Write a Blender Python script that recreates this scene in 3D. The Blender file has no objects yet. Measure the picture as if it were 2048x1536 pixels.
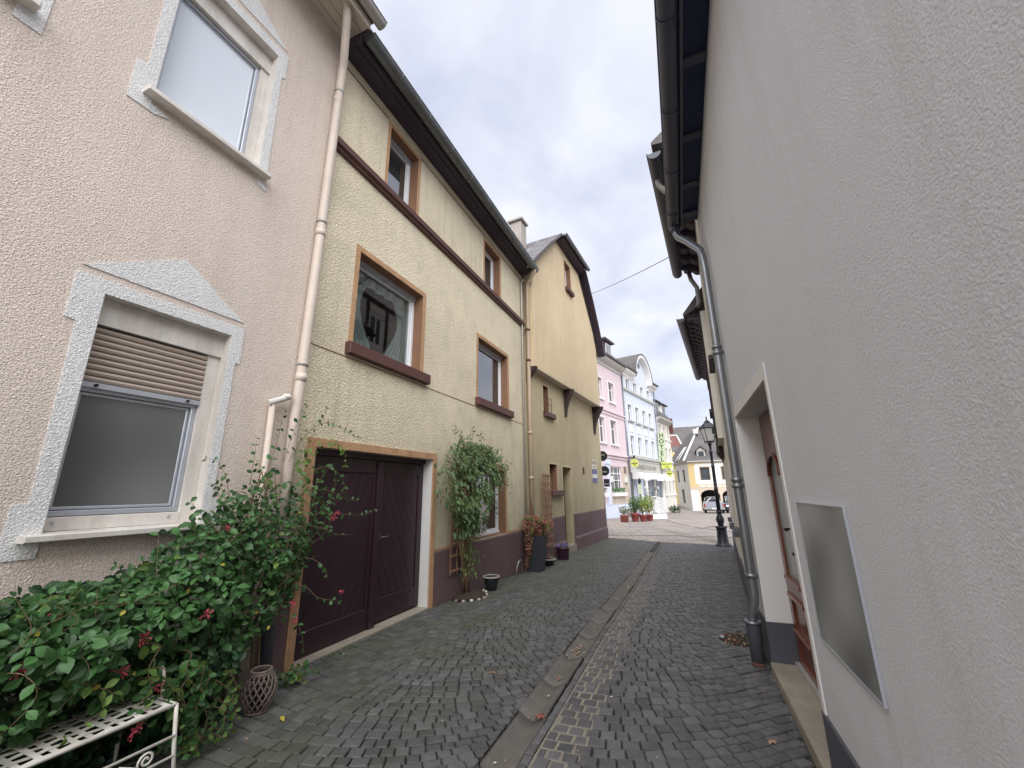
import bpy, bmesh, math, random
from mathutils import Vector, Matrix, noise
from mathutils.geometry import tessellate_polygon
random.seed(7)
R_ = math.radians
scene = bpy.context.scene
COL = scene.collection

# ------------------------------------------------------------------ camera
cam_d = bpy.data.cameras.new("camera")
cam = bpy.data.objects.new("camera", cam_d)
COL.objects.link(cam)
rot = Matrix(((0.92035505, 0.11160036, 0.37482254),
              (0.3908426, -0.22881261, -0.89156427),
              (-0.01373476, 0.9670523, -0.25420702)))
cam.matrix_world = Matrix.Translation((0, 0, 1.6)) @ rot.to_4x4()
cam_d.sensor_fit = 'HORIZONTAL'
cam_d.sensor_width = 36
cam_d.lens = 814.364 * 36 / 2048
cam_d.clip_start = 0.05
cam_d.clip_end = 1500
scene.camera = cam

# ------------------------------------------------------------------ sky, sun, exposure
SUN_EL, SUN_AZ = R_(48), R_(158)      # azimuth from +Y towards +X
world = bpy.data.worlds.new("World")
scene.world = world
world.use_nodes = True
wt = world.node_tree
wt.nodes.clear()
wo = wt.nodes.new('ShaderNodeOutputWorld')
bg = wt.nodes.new('ShaderNodeBackground')
bg.inputs['Strength'].default_value = 0.1
sky = wt.nodes.new('ShaderNodeTexSky')
sky.sky_type = 'NISHITA'
sky.sun_disc = False
sky.sun_elevation = SUN_EL
sky.sun_rotation = SUN_AZ
tc = wt.nodes.new('ShaderNodeTexCoord')
sep = wt.nodes.new('ShaderNodeSeparateXYZ')
wt.links.new(tc.outputs['Generated'], sep.inputs[0])
zz = wt.nodes.new('ShaderNodeMath'); zz.operation = 'MAXIMUM'; zz.inputs[1].default_value = 0.0
wt.links.new(sep.outputs['Z'], zz.inputs[0])
za = wt.nodes.new('ShaderNodeMath'); za.operation = 'ADD'; za.inputs[1].default_value = 0.35
wt.links.new(zz.outputs[0], za.inputs[0])
cb = wt.nodes.new('ShaderNodeCombineXYZ')
for i, ax in enumerate('XY'):
    d = wt.nodes.new('ShaderNodeMath'); d.operation = 'DIVIDE'
    wt.links.new(sep.outputs[ax], d.inputs[0]); wt.links.new(za.outputs[0], d.inputs[1])
    wt.links.new(d.outputs[0], cb.inputs[i])
n1 = wt.nodes.new('ShaderNodeTexNoise')
n1.inputs['Scale'].default_value = 3.0; n1.inputs['Detail'].default_value = 5; n1.inputs['Roughness'].default_value = .5
n1.inputs['Distortion'].default_value = .3
wt.links.new(cb.outputs[0], n1.inputs['Vector'])
cr = wt.nodes.new('ShaderNodeValToRGB')
cr.color_ramp.elements[0].position = .34; cr.color_ramp.elements[0].color = (0.180, 0.192, 0.236, 1)
cr.color_ramp.elements[1].position = .64; cr.color_ramp.elements[1].color = (0.268, 0.273, 0.295, 1)
wt.links.new(n1.outputs['Fac'], cr.inputs[0])
mul = wt.nodes.new('ShaderNodeVectorMath'); mul.operation = 'SCALE'; mul.inputs['Scale'].default_value = 10.0
wt.links.new(cr.outputs[0], mul.inputs[0])
mx = wt.nodes.new('ShaderNodeMix'); mx.data_type = 'RGBA'; mx.inputs['Factor'].default_value = 0.95
wt.links.new(sky.outputs[0], mx.inputs['A']); wt.links.new(mul.outputs[0], mx.inputs['B'])
wt.links.new(mx.outputs['Result'], bg.inputs['Color'])
wt.links.new(bg.outputs[0], wo.inputs[0])

sun_d = bpy.data.lights.new("sun", 'SUN')
sun_d.energy = 1.5
sun_d.angle = R_(80)
sun_d.color = (1, .99, .975)
sun = bpy.data.objects.new("sun", sun_d)
COL.objects.link(sun)
sdir = Vector((math.sin(SUN_AZ) * math.cos(SUN_EL), math.cos(SUN_AZ) * math.cos(SUN_EL), math.sin(SUN_EL)))
sun.rotation_euler = sdir.to_track_quat('Z', 'Y').to_euler()
vs = scene.view_settings
vs.view_transform = 'Standard'; vs.look = 'None'; vs.gamma = 1; vs.use_curve_mapping = False
vs.exposure = 1.9
scene.cycles.max_bounces = 8
scene.cycles.diffuse_bounces = 4

# ------------------------------------------------------------------ materials
def srgb(r, g, b):
    return tuple(((c / 255) / 12.92 if c / 255 < .04045 else ((c / 255 + .055) / 1.055) ** 2.4) for c in (r, g, b)) + (1,)

class NT:
    def __init__(s, m):
        s.t = m.node_tree; s.n = s.t.nodes; s.l = s.t.links
    def new(s, k, **kw):
        o = s.n.new(k)
        for a, v in kw.items():
            if a.startswith('i_'):
                o.inputs[a[2:].replace('_', ' ')].default_value = v
            else:
                setattr(o, a, v)
        return o
    def link(s, a, b): s.l.new(a, b)

def mat(name, col, rough=.8, var=.12, vscale=2.0, fine=0, fscale=80, bump=0, bscale=60, bdist=.01,
        metal=0, spec=.5, island=0, stain=0, stain_col=(.2, .2, .16, 1), sstretch=(1, 1, .15), detail=6, ior=None,
        coord='Object', bdetail=5, coat=0, moss=None, transl=0, vor=False, grime=None, streak=0, streak_col=(.2, .18, .15, 1)):
    m = bpy.data.materials.new(name)
    m.use_nodes = True
    T = NT(m)
    bs = T.n['Principled BSDF']
    bs.inputs['Roughness'].default_value = rough
    bs.inputs['Metallic'].default_value = metal
    bs.inputs['Specular IOR Level'].default_value = spec
    if ior: bs.inputs['IOR'].default_value = ior
    if coat: bs.inputs['Coat Weight'].default_value = coat
    tcn = T.new('ShaderNodeTexCoord')
    geo = T.new('ShaderNodeNewGeometry')
    vec = geo.outputs['Position'] if coord == 'World' else tcn.outputs['Object']
    c = T.new('ShaderNodeRGB'); c.outputs[0].default_value = col
    cur = c.outputs[0]
    def scaled(fac_socket, amt, cur):
        mr = T.new('ShaderNodeMapRange')
        mr.inputs['From Min'].default_value = .25; mr.inputs['From Max'].default_value = .75
        mr.inputs['To Min'].default_value = 1 - amt; mr.inputs['To Max'].default_value = 1 + amt
        T.link(fac_socket, mr.inputs['Value'])
        v = T.new('ShaderNodeVectorMath', operation='SCALE')
        T.link(cur, v.inputs[0]); T.link(mr.outputs[0], v.inputs['Scale'])
        return v.outputs[0]
    if var:
        n = T.new('ShaderNodeTexNoise'); n.inputs['Scale'].default_value = vscale; n.inputs['Detail'].default_value = detail
        n.inputs['Roughness'].default_value = .6
        T.link(vec, n.inputs['Vector'])
        cur = scaled(n.outputs['Fac'], var, cur)
    if fine:
        n = T.new('ShaderNodeTexNoise'); n.inputs['Scale'].default_value = fscale; n.inputs['Detail'].default_value = 3
        T.link(vec, n.inputs['Vector'])
        cur = scaled(n.outputs['Fac'], fine, cur)
    if island:
        oi = T.new('ShaderNodeObjectInfo')
        ad = T.new('ShaderNodeMath', operation='ADD'); T.link(geo.outputs['Random Per Island'], ad.inputs[0]); T.link(oi.outputs['Random'], ad.inputs[1])
        fr = T.new('ShaderNodeMath', operation='FRACT'); T.link(ad.outputs[0], fr.inputs[0])
        mr = T.new('ShaderNodeMapRange'); mr.inputs['To Min'].default_value = 1 - island; mr.inputs['To Max'].default_value = 1 + island
        T.link(fr.outputs[0], mr.inputs['Value'])
        v = T.new('ShaderNodeVectorMath', operation='SCALE'); T.link(cur, v.inputs[0]); T.link(mr.outputs[0], v.inputs['Scale'])
        cur = v.outputs[0]
    if stain:
        mp = T.new('ShaderNodeMapping'); mp.inputs['Scale'].default_value = sstretch
        T.link(vec, mp.inputs['Vector'])
        n = T.new('ShaderNodeTexNoise'); n.inputs['Scale'].default_value = 3.2; n.inputs['Detail'].default_value = 7; n.inputs['Roughness'].default_value = .65
        T.link(mp.outputs[0], n.inputs['Vector'])
        mr = T.new('ShaderNodeMapRange'); mr.inputs['From Min'].default_value = .48; mr.inputs['From Max'].default_value = .78
        mr.inputs['To Min'].default_value = 0; mr.inputs['To Max'].default_value = stain
        T.link(n.outputs['Fac'], mr.inputs['Value'])
        mxx = T.new('ShaderNodeMix', data_type='RGBA'); mxx.inputs['B'].default_value = stain_col
        T.link(mr.outputs[0], mxx.inputs['Factor']); T.link(cur, mxx.inputs['A'])
        cur = mxx.outputs['Result']
    if streak:
        mp = T.new('ShaderNodeMapping'); mp.inputs['Scale'].default_value = (5, 5, .22)
        T.link(vec, mp.inputs['Vector'])
        n = T.new('ShaderNodeTexNoise'); n.inputs['Scale'].default_value = 1.5; n.inputs['Detail'].default_value = 8; n.inputs['Roughness'].default_value = .72
        T.link(mp.outputs[0], n.inputs['Vector'])
        n2 = T.new('ShaderNodeTexNoise'); n2.inputs['Scale'].default_value = .55; n2.inputs['Detail'].default_value = 3
        T.link(vec, n2.inputs['Vector'])
        mr = T.new('ShaderNodeMapRange'); mr.inputs['From Min'].default_value = .47; mr.inputs['From Max'].default_value = .70
        T.link(n.outputs['Fac'], mr.inputs['Value'])
        mq = T.new('ShaderNodeMapRange'); mq.inputs['From Min'].default_value = .40; mq.inputs['From Max'].default_value = .62; mq.inputs['To Max'].default_value = streak
        T.link(n2.outputs['Fac'], mq.inputs['Value'])
        mm = T.new('ShaderNodeMath', operation='MULTIPLY'); T.link(mr.outputs[0], mm.inputs[0]); T.link(mq.outputs[0], mm.inputs[1])
        mxx = T.new('ShaderNodeMix', data_type='RGBA'); mxx.inputs['B'].default_value = streak_col
        T.link(mm.outputs[0], mxx.inputs['Factor']); T.link(cur, mxx.inputs['A'])
        cur = mxx.outputs['Result']
    if grime:
        # splash dirt and damp at the foot of the wall: (colour, height, amount)
        sp = T.new('ShaderNodeSeparateXYZ'); T.link(geo.outputs['Position'], sp.inputs[0])
        n = T.new('ShaderNodeTexNoise'); n.inputs['Scale'].default_value = 2.2; n.inputs['Detail'].default_value = 8; n.inputs['Roughness'].default_value = .7
        T.link(geo.outputs['Position'], n.inputs['Vector'])
        ma = T.new('ShaderNodeMath', operation='MULTIPLY_ADD'); ma.inputs[1].default_value = -grime[1] * 1.6
        T.link(n.outputs['Fac'], ma.inputs[0]); T.link(sp.outputs['Z'], ma.inputs[2])
        mr = T.new('ShaderNodeMapRange'); mr.inputs['From Min'].default_value = grime[1] * .35; mr.inputs['From Max'].default_value = -grime[1] * .9
        mr.inputs['To Max'].default_value = grime[2]
        T.link(ma.outputs[0], mr.inputs['Value'])
        mxx = T.new('ShaderNodeMix', data_type='RGBA'); mxx.inputs['B'].default_value = grime[0]
        T.link(mr.outputs[0], mxx.inputs['Factor']); T.link(cur, mxx.inputs['A'])
        cur = mxx.outputs['Result']
    if moss:
        # moss = (colour, x_limit, softness): grows near the left house walls and in damp patches
        sp = T.new('ShaderNodeSeparateXYZ'); T.link(geo.outputs['Position'], sp.inputs[0])
        mr = T.new('ShaderNodeMapRange'); mr.inputs['From Min'].default_value = moss[1] + moss[2]; mr.inputs['From Max'].default_value = moss[1]
        T.link(sp.outputs['X'], mr.inputs['Value'])
        n = T.new('ShaderNodeTexNoise'); n.inputs['Scale'].default_value = 1.6; n.inputs['Detail'].default_value = 8; n.inputs['Roughness'].default_value = .7
        T.link(geo.outputs['Position'], n.inputs['Vector'])
        mr2 = T.new('ShaderNodeMapRange'); mr2.inputs['From Min'].default_value = .38; mr2.inputs['From Max'].default_value = .62
        T.link(n.outputs['Fac'], mr2.inputs['Value'])
        mm = T.new('ShaderNodeMath', operation='MULTIPLY'); T.link(mr.outputs[0], mm.inputs[0]); T.link(mr2.outputs[0], mm.inputs[1])
        mk = T.new('ShaderNodeMath', operation='MULTIPLY'); mk.inputs[1].default_value = .48; T.link(mm.outputs[0], mk.inputs[0])
        mxx = T.new('ShaderNodeMix', data_type='RGBA'); mxx.inputs['B'].default_value = moss[0]
        T.link(mk.outputs[0], mxx.inputs['Factor']); T.link(cur, mxx.inputs['A'])
        cur = mxx.outputs['Result']
    T.link(cur, bs.inputs['Base Color'])
    if transl:
        bs.inputs['Transmission Weight'].default_value = 0
        tr = T.new('ShaderNodeBsdfTranslucent'); T.link(cur, tr.inputs['Color'])
        ms = T.new('ShaderNodeMixShader'); ms.inputs[0].default_value = transl
        out = T.n['Material Output']
        T.link(bs.outputs[0], ms.inputs[1]); T.link(tr.outputs[0], ms.inputs[2]); T.link(ms.outputs[0], out.inputs[0])
    if bump:
        if vor:
            n = T.new('ShaderNodeTexVoronoi'); n.inputs['Scale'].default_value = bscale
            n.feature = 'SMOOTH_F1'
            n2 = T.new('ShaderNodeTexNoise'); n2.inputs['Scale'].default_value = bscale * .6; n2.inputs['Detail'].default_value = 4
            T.link(vec, n2.inputs['Vector'])
            dv = T.new('ShaderNodeVectorMath', operation='SCALE'); dv.inputs['Scale'].default_value = .03; T.link(n2.outputs['Color'], dv.inputs[0])
            av = T.new('ShaderNodeVectorMath', operation='ADD'); T.link(vec, av.inputs[0]); T.link(dv.outputs[0], av.inputs[1])
            T.link(av.outputs[0], n.inputs['Vector'])
            sck = n.outputs['Distance']
        else:
            n = T.new('ShaderNodeTexNoise'); n.inputs['Scale'].default_value = bscale; n.inputs['Detail'].default_value = bdetail
            n.inputs['Roughness'].default_value = .55
            T.link(vec, n.inputs['Vector'])
            sck = n.outputs['Fac']
        b = T.new('ShaderNodeBump'); b.inputs['Strength'].default_value = bump; b.inputs['Distance'].default_value = bdist
        T.link(sck, b.inputs['Height']); T.link(b.outputs[0], bs.inputs['Normal'])
    return m

M = {}
M['pink_render'] = mat('pink_render', srgb(222, 208, 196), .92, .06, .9, .30, 95, .9, 105, .010, stain=.22, stain_col=srgb(168, 148, 134), vor=True, streak=.30, streak_col=srgb(160, 144, 132), grime=(srgb(140, 128, 112), 1.0, .5))
M['white_render'] = mat('white_render', srgb(226, 226, 225), .92, .05, 1.5, .24, 95, .9, 105, .010, stain=.12, stain_col=srgb(170, 165, 158), vor=True, streak=.2, streak_col=srgb(176, 172, 166))
M['yellow_render'] = mat('yellow_render', srgb(224, 212, 186), .92, .14, .7, .44, 62, .95, 66, .014, stain=.46, stain_col=srgb(186, 178, 148), sstretch=(1, 1, .8), vor=True, streak=.38, streak_col=srgb(156, 152, 126), grime=(srgb(140, 138, 110), 2.6, .55))
M['smooth_yellow'] = mat('smooth_yellow', srgb(212, 192, 158), .9, .09, .7, .10, 60, .35, 35, .008, stain=.3, stain_col=srgb(182, 166, 130), sstretch=(1, 1, .4), streak=.45, streak_col=srgb(158, 146, 118))
M['lower_yellow'] = mat('lower_yellow', srgb(190, 176, 144), .9, .10, .7, .10, 60, .35, 35, .008, stain=.4, stain_col=srgb(160, 150, 118), streak=.5, streak_col=srgb(138, 130, 104), grime=(srgb(124, 118, 94), 2.4, .5))
M['grey_render'] = mat('grey_render', srgb(214, 215, 219), .9, .05, .6, .10, 130, .6, 125, .005, stain=.12, stain_col=srgb(186, 182, 178), sstretch=(1, 1, .3), streak=.42, streak_col=srgb(174, 171, 168), grime=(srgb(170, 164, 154), .6, .4), bdetail=3)
M['white_paint'] = mat('white_paint', srgb(222, 220, 216), .7, .05, 3, 0, 60, .15, 30, .004, stain=.15, stain_col=srgb(165, 160, 150))
M['dirty_white'] = mat('dirty_white', srgb(214, 209, 202), .75, .10, 6, .06, 60, .2, 40, .005, stain=.45, stain_col=srgb(120, 108, 92))
M['orange_trim'] = mat('orange_trim', srgb(184, 146, 110), .9, .2, 5, .25, 70, .8, 60, .012, stain=.3, stain_col=srgb(140, 105, 75))
M['brown_reveal'] = mat('brown_reveal', srgb(134, 100, 76), .8, .10, 4, .05, 60, .2, 40, .005)
M['brown_sill'] = mat('brown_sill', srgb(90, 58, 52), .6, .14, 5, .08, 70, .15, 30, .004)
M['plinth'] = mat('plinth', srgb(104, 82, 84), .85, .18, 2.2, .16, 90, .35, 30, .01, stain=.3, stain_col=srgb(70, 56, 56), sstretch=(1, 1, 1))
M['gate'] = mat('gate', srgb(46, 27, 37), .38, .10, 3, .03, 50, .15, 12, .004, stain=.12, stain_col=srgb(80, 60, 62))
M['pvc'] = mat('pvc', srgb(228, 229, 232), .35, .03, 4)
M['alu'] = mat('alu', srgb(186, 190, 198), .35, .05, 6, metal=.35)
M['cream_pipe'] = mat('cream_pipe', srgb(212, 198, 185), .5, .08, 4, .04, 60, stain=.3, stain_col=srgb(150, 130, 110))
M['beige_pipe'] = mat('beige_pipe', srgb(190, 170, 146), .5, .09, 4, .04, 60, stain=.35, stain_col=srgb(135, 110, 88))
M['zinc'] = mat('zinc', srgb(146, 149, 153), .38, .12, 5, .04, 40, .1, 20, .003, metal=.75, stain=.3, stain_col=srgb(96, 104, 108))
M['pale_zinc'] = mat('pale_zinc', srgb(176, 174, 168), .5, .12, 5, .04, 40, metal=.3, stain=.3, stain_col=srgb(110, 108, 100))
M['dark_zinc'] = mat('dark_zinc', srgb(108, 112, 114), .38, .25, 4, .05, 40, metal=.4, stain=.45, stain_col=srgb(112, 112, 100), sstretch=(1, 1, 1))
M['dark_gutter'] = mat('dark_gutter', srgb(70, 72, 84), .45, .10, 3, metal=.1)
M['navy_soffit'] = mat('navy_soffit', srgb(26, 38, 72), .6, .12, 3, .05, 30)
M['dark_soffit'] = mat('dark_soffit', srgb(56, 46, 60), .6, .14, 3, .05, 30)
M['cream_soffit'] = mat('cream_soffit', srgb(196, 186, 172), .7, .05, 3, .03, 30)
M['dark_timber'] = mat('dark_timber', srgb(58, 42, 42), .7, .2, 6, .1, 60, .3, 20, .01)
M['slate'] = mat('slate', srgb(112, 110, 112), .6, .18, 3, .15, 50, .3, 40, .006, island=.3)
M['roof_slate'] = mat('roof_slate', srgb(92, 88, 87), .7, .2, 1.0, .32, 9, .5, 14, .04, stain=.4, stain_col=srgb(70, 64, 64), sstretch=(1, 1, 1))
M['red_tile'] = mat('red_tile', srgb(112, 72, 66), .8, .2, 1.0, .35, 7, .5, 9, .05)
M['concrete'] = mat('concrete', srgb(128, 122, 112), .9, .18, 4, .18, 70, .4, 60, .006, stain=.3, stain_col=srgb(84, 78, 68), sstretch=(1, 1, 1))
M['chimney'] = mat('chimney', srgb(168, 160, 152), .9, .15, 3, .1, 60, .3, 40, .01, stain=.4, stain_col=srgb(110, 100, 92))
M['charcoal'] = mat('charcoal', srgb(78, 78, 86), .85, .06, 3, .05, 90, .3, 60, .008)
M['step_stone'] = mat('step_stone', srgb(148, 140, 126), .8, .2, 5, .12, 60, .3, 50, .006, stain=.4, stain_col=srgb(100, 92, 74), sstretch=(1, 1, 1))
M['wood_door'] = mat('wood_door', srgb(108, 58, 42), .36, .15, 6, .1, 90, .1, 20, .003, coat=.3, stain=.3, stain_col=srgb(84, 42, 30), sstretch=(3, 3, .2))
M['cobble'] = mat('cobble', srgb(88, 87, 88), .6, .22, 9, .25, 120, .55, 55, .006, island=.26, coord='World',
                  moss=(srgb(72, 80, 44), -2.6, 1.3), spec=.4)
M['bed'] = mat('bed', srgb(58, 54, 48), .95, .25, 5, .3, 90, .6, 70, .01, coord='World', moss=(srgb(52, 62, 28), -2.0, 1.2))
M['pale_mortar'] = mat('pale_mortar', srgb(134, 128, 114), .95, .2, 6, .2, 90, .5, 70, .008, coord='World')
M['gutter_stone'] = mat('gutter_stone', srgb(98, 94, 88), .75, .2, 5, .2, 120, .5, 70, .006, coord='World', stain=.4, stain_col=srgb(62, 56, 48), sstretch=(1, 1, 1))
M['leaf'] = mat('leaf', srgb(66, 104, 56), .42, .22, 2.5, 0, island=.55, transl=.25, spec=.4)
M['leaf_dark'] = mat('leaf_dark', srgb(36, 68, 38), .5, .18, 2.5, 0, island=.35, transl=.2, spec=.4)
M['leaf_light'] = mat('leaf_light', srgb(104, 132, 62), .5, .2, 2.5, 0, island=.35, transl=.3)
M['leaf_climber'] = mat('leaf_climber', srgb(98, 122, 78), .55, .2, 2.5, 0, island=.35, transl=.25)
M['leaf_yellow'] = mat('leaf_yellow', srgb(186, 172, 70), .6, .2, 9, 0, island=.25, transl=.25)
M['leaf_russet'] = mat('leaf_russet', srgb(146, 100, 82), .7, .2, 4, 0, island=.35, transl=.15)
M['leaf_dry'] = mat('leaf_dry', srgb(140, 112, 88), .8, .2, 9, 0, island=.3)
M['leaf_red'] = mat('leaf_red', srgb(132, 78, 70), .7, .2, 9, 0, island=.2)
M['stem'] = mat('stem', srgb(120, 98, 74), .8, .2, 8, .1, 90, .3, 60, .004)
M['stem_green'] = mat('stem_green', srgb(96, 100, 62), .8, .2, 8)
M['flower_pink'] = mat('flower_pink', srgb(200, 84, 100), .6, .15, 20, 0, island=.25, transl=.2)
M['flower_white'] = mat('flower_white', srgb(220, 214, 214), .6, .1, 20, 0, island=.1, transl=.2)
M['flower_violet'] = mat('flower_violet', srgb(110, 76, 170), .6, .1, 20, 0, island=.2)
M['trellis_wood'] = mat('trellis_wood', srgb(142, 106, 84), .8, .18, 6, .1, 80, .3, 30, .005, island=.12)
M['bench_paint'] = mat('bench_paint', srgb(224, 221, 210), .5, .08, 8, .06, 90, stain=.45, stain_col=srgb(140, 96, 62), sstretch=(2, 2, 2))
M['wicker'] = mat('wicker', srgb(116, 102, 96), .8, .2, 8, .1, 60)
M['planter'] = mat('planter', srgb(52, 55, 60), .55, .06, 3, .04, 50)
M['pot_black'] = mat('pot_black', srgb(34, 38, 42), .25, .1, 5, spec=.6)
M['pot_rim'] = mat('pot_rim', srgb(160, 160, 152), .5, .1, 8)
M['pot_purple'] = mat('pot_purple', srgb(72, 40, 60), .4, .1, 5)
M['terracotta'] = mat('terracotta', srgb(146, 88, 76), .8, .1, 6, .06, 60)
M['terracotta_red'] = mat('terracotta_red', srgb(140, 68, 64), .7, .08, 6)
M['soil'] = mat('soil', srgb(58, 46, 40), .95, .3, 14, .3, 90, .8, 60, .01)
M['pebble'] = mat('pebble', srgb(196, 188, 176), .7, .15, 20, 0, island=.25)
M['lamp_iron'] = mat('lamp_iron', srgb(36, 38, 48), .4, .08, 6, spec=.5)
M['steel'] = mat('steel', srgb(170, 170, 172), .35, .1, 8, metal=.8)
M['rust'] = mat('rust', srgb(92, 60, 50), .85, .2, 12, .1, 60)
M['pink_facade'] = mat('pink_facade', srgb(212, 194, 199), .9, .04, .5, .03, 20)
M['stone_beige'] = mat('stone_beige', srgb(196, 180, 164), .85, .1, 1.0, .08, 12, island=.08)
M['blue_white'] = mat('blue_white', srgb(206, 214, 232), .85, .03, .5)
M['blue_facade'] = mat('blue_facade', srgb(204, 210, 222), .85, .03, .5)
M['trim_white'] = mat('trim_white', srgb(226, 225, 222), .7, .03, 2)
M['trim_grey'] = mat('trim_grey', srgb(178, 176, 170), .7, .06, 2)
M['white_facade'] = mat('white_facade', srgb(222, 218, 208), .85, .04, .6)
M['ochre_facade'] = mat('ochre_facade', srgb(204, 180, 132), .85, .06, .6)
M['cream_facade'] = mat('cream_facade', srgb(236, 222, 184), .85, .04, .6)
M['yellow_facade'] = mat('yellow_facade', srgb(238, 220, 150), .85, .04, .6)
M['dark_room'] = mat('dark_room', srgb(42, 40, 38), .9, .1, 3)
M['sign_green'] = mat('sign_green', srgb(182, 192, 160), .4, .03, 3)
M['sign_yellow'] = mat('sign_yellow', srgb(196, 202, 100), .4, .06, 3)
M['sign_text_green'] = mat('sign_text_green', srgb(44, 64, 22), .5, 0)
M['sign_blue'] = mat('sign_blue', srgb(46, 70, 150), .4, .04, 6)
M['sign_black'] = mat('sign_black', srgb(28, 32, 34), .5, .05, 6)
M['text_grey'] = mat('text_grey', srgb(134, 128, 120), .6, 0)
M['car_silver'] = mat('car_silver', srgb(150, 154, 162), .35, .02, 3, metal=.4, coat=.4)
M['car_dark'] = mat('car_dark', srgb(26, 32, 40), .25, .02, 3, coat=.8)
M['tyre'] = mat('tyre', srgb(26, 26, 27), .8, .05, 8)
M['lamp_red'] = mat('lamp_red', srgb(150, 30, 28), .3, 0)
M['plate_white'] = mat('plate_white', srgb(220, 220, 216), .5, .02, 8)
M['curtain'] = mat('curtain', srgb(206, 206, 200), .85, .06, 8, transl=.3)
M['shutter'] = mat('shutter', srgb(170, 156, 144), .6, .06, 8, .04, 90)
M['case_grey'] = mat('case_grey', srgb(140, 142, 139), .35, .45, 2.6, 0, detail=0, spec=.5)
M['frosted_sky_white'] = mat('frosted_sky_white', srgb(214, 222, 230), .25, .04, 1.2, detail=1, spec=.6, ior=1.7)  # whitish base puts the bright sky reflection into the pane colour
M['frosted_grey'] = mat('frosted_grey', srgb(104, 106, 105), .22, .55, 1.3, detail=0, spec=.5)
M['frost_glass_door'] = mat('frost_glass_door', srgb(140, 150, 146), .25, .12, 9, .06, 80, .2, 60, .004, spec=.6)

def glass_mat(name, col, rough=.03, ior=3.0, var=.2, wob=0.0):
    m = mat(name, col, rough, var, .8, spec=.5, ior=ior, detail=2, bump=wob, bscale=2.5, bdist=.02, bdetail=0)
    return m
M['glass'] = glass_mat('glass', srgb(46, 52, 54))
M['glass_far'] = glass_mat('glass_far', srgb(66, 74, 80), .12, 1.6)
M['lamp_glass'] = mat('lamp_glass', srgb(214, 216, 214), .3, .04, 3)
gm = bpy.data.materials.new('clear_glass'); gm.use_nodes = True
Tg = NT(gm); Tg.n.clear()
og = Tg.new('ShaderNodeOutputMaterial'); g1 = Tg.new('ShaderNodeBsdfGlossy'); g1.inputs['Roughness'].default_value = .02
t1 = Tg.new('ShaderNodeBsdfTransparent'); t1.inputs['Color'].default_value = (.75, .8, .8, 1)
fr = Tg.new('ShaderNodeFresnel'); fr.inputs['IOR'].default_value = 2.1
m1 = Tg.new('ShaderNodeMixShader'); gb_ = Tg.new('ShaderNodeNewGeometry'); iv = Tg.new('ShaderNodeMath', operation='SUBTRACT'); iv.inputs[0].default_value = 1; Tg.link(gb_.outputs['Backfacing'], iv.inputs[1]); mf = Tg.new('ShaderNodeMath', operation='MULTIPLY'); Tg.link(fr.outputs[0], mf.inputs[0]); Tg.link(iv.outputs[0], mf.inputs[1]); Tg.link(mf.outputs[0], m1.inputs[0]); Tg.link(t1.outputs[0], m1.inputs[1]); Tg.link(g1.outputs[0], m1.inputs[2]); Tg.link(m1.outputs[0], og.inputs[0])
M['clear_glass'] = gm

# ground of the far square: small setts drawn as relief and colour where single stones are too small to tell apart
def plaza_mat(name, col, joint, sx, sy, rotz=0, mortar=.06, var=.25):
    m = bpy.data.materials.new(name); m.use_nodes = True
    T = NT(m); bs = T.n['Principled BSDF']; bs.inputs['Roughness'].default_value = .7
    geo = T.new('ShaderNodeNewGeometry')
    mp = T.new('ShaderNodeMapping'); mp.inputs['Rotation'].default_value = (0, 0, rotz)
    T.link(geo.outputs['Position'], mp.inputs['Vector'])
    # bend the rows a little so that they run in arcs
    w = T.new('ShaderNodeTexNoise'); w.inputs['Scale'].default_value = .5; w.inputs['Detail'].default_value = 1
    T.link(mp.outputs[0], w.inputs['Vector'])
    sc = T.new('ShaderNodeVectorMath', operation='SCALE'); sc.inputs['Scale'].default_value = .8; T.link(w.outputs['Color'], sc.inputs[0])
    ad = T.new('ShaderNodeVectorMath', operation='ADD'); T.link(mp.outputs[0], ad.inputs[0]); T.link(sc.outputs[0], ad.inputs[1])
    br = T.new('ShaderNodeTexBrick'); br.inputs['Scale'].default_value = 1
    br.inputs['Brick Width'].default_value = sx; br.inputs['Row Height'].default_value = sy
    br.inputs['Mortar Size'].default_value = mortar * sx; br.inputs['Bias'].default_value = 0
    br.inputs['Color1'].default_value = tuple(c * (1 - var) for c in col[:3]) + (1,)
    br.inputs['Color2'].default_value = tuple(c * (1 + var) for c in col[:3]) + (1,)
    br.inputs['Mortar'].default_value = joint
    T.link(ad.outputs[0], br.inputs['Vector'])
    n = T.new('ShaderNodeTexNoise'); n.inputs['Scale'].default_value = .7; n.inputs['Detail'].default_value = 8; n.inputs['Roughness'].default_value = .7
    T.link(geo.outputs['Position'], n.inputs['Vector'])
    mr = T.new('ShaderNodeMapRange'); mr.inputs['From Min'].default_value = .3; mr.inputs['From Max'].default_value = .7
    mr.inputs['To Min'].default_value = .75; mr.inputs['To Max'].default_value = 1.25; T.link(n.outputs['Fac'], mr.inputs['Value'])
    v = T.new('ShaderNodeVectorMath', operation='SCALE'); T.link(br.outputs['Color'], v.inputs[0]); T.link(mr.outputs[0], v.inputs['Scale'])
    T.link(v.outputs[0], bs.inputs['Base Color'])
    b = T.new('ShaderNodeBump'); b.inputs['Strength'].default_value = .6; b.inputs['Distance'].default_value = .01; b.invert = True
    T.link(br.outputs['Fac'], b.inputs['Height']); T.link(b.outputs[0], bs.inputs['Normal'])
    return m
M['plaza'] = plaza_mat('plaza', srgb(150, 141, 136), srgb(112, 103, 94), .14, .12, .2)
M['plaza_band'] = plaza_mat('plaza_band', srgb(176, 168, 154), srgb(120, 108, 92), .3, .16, .0, .08, .15)
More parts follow.
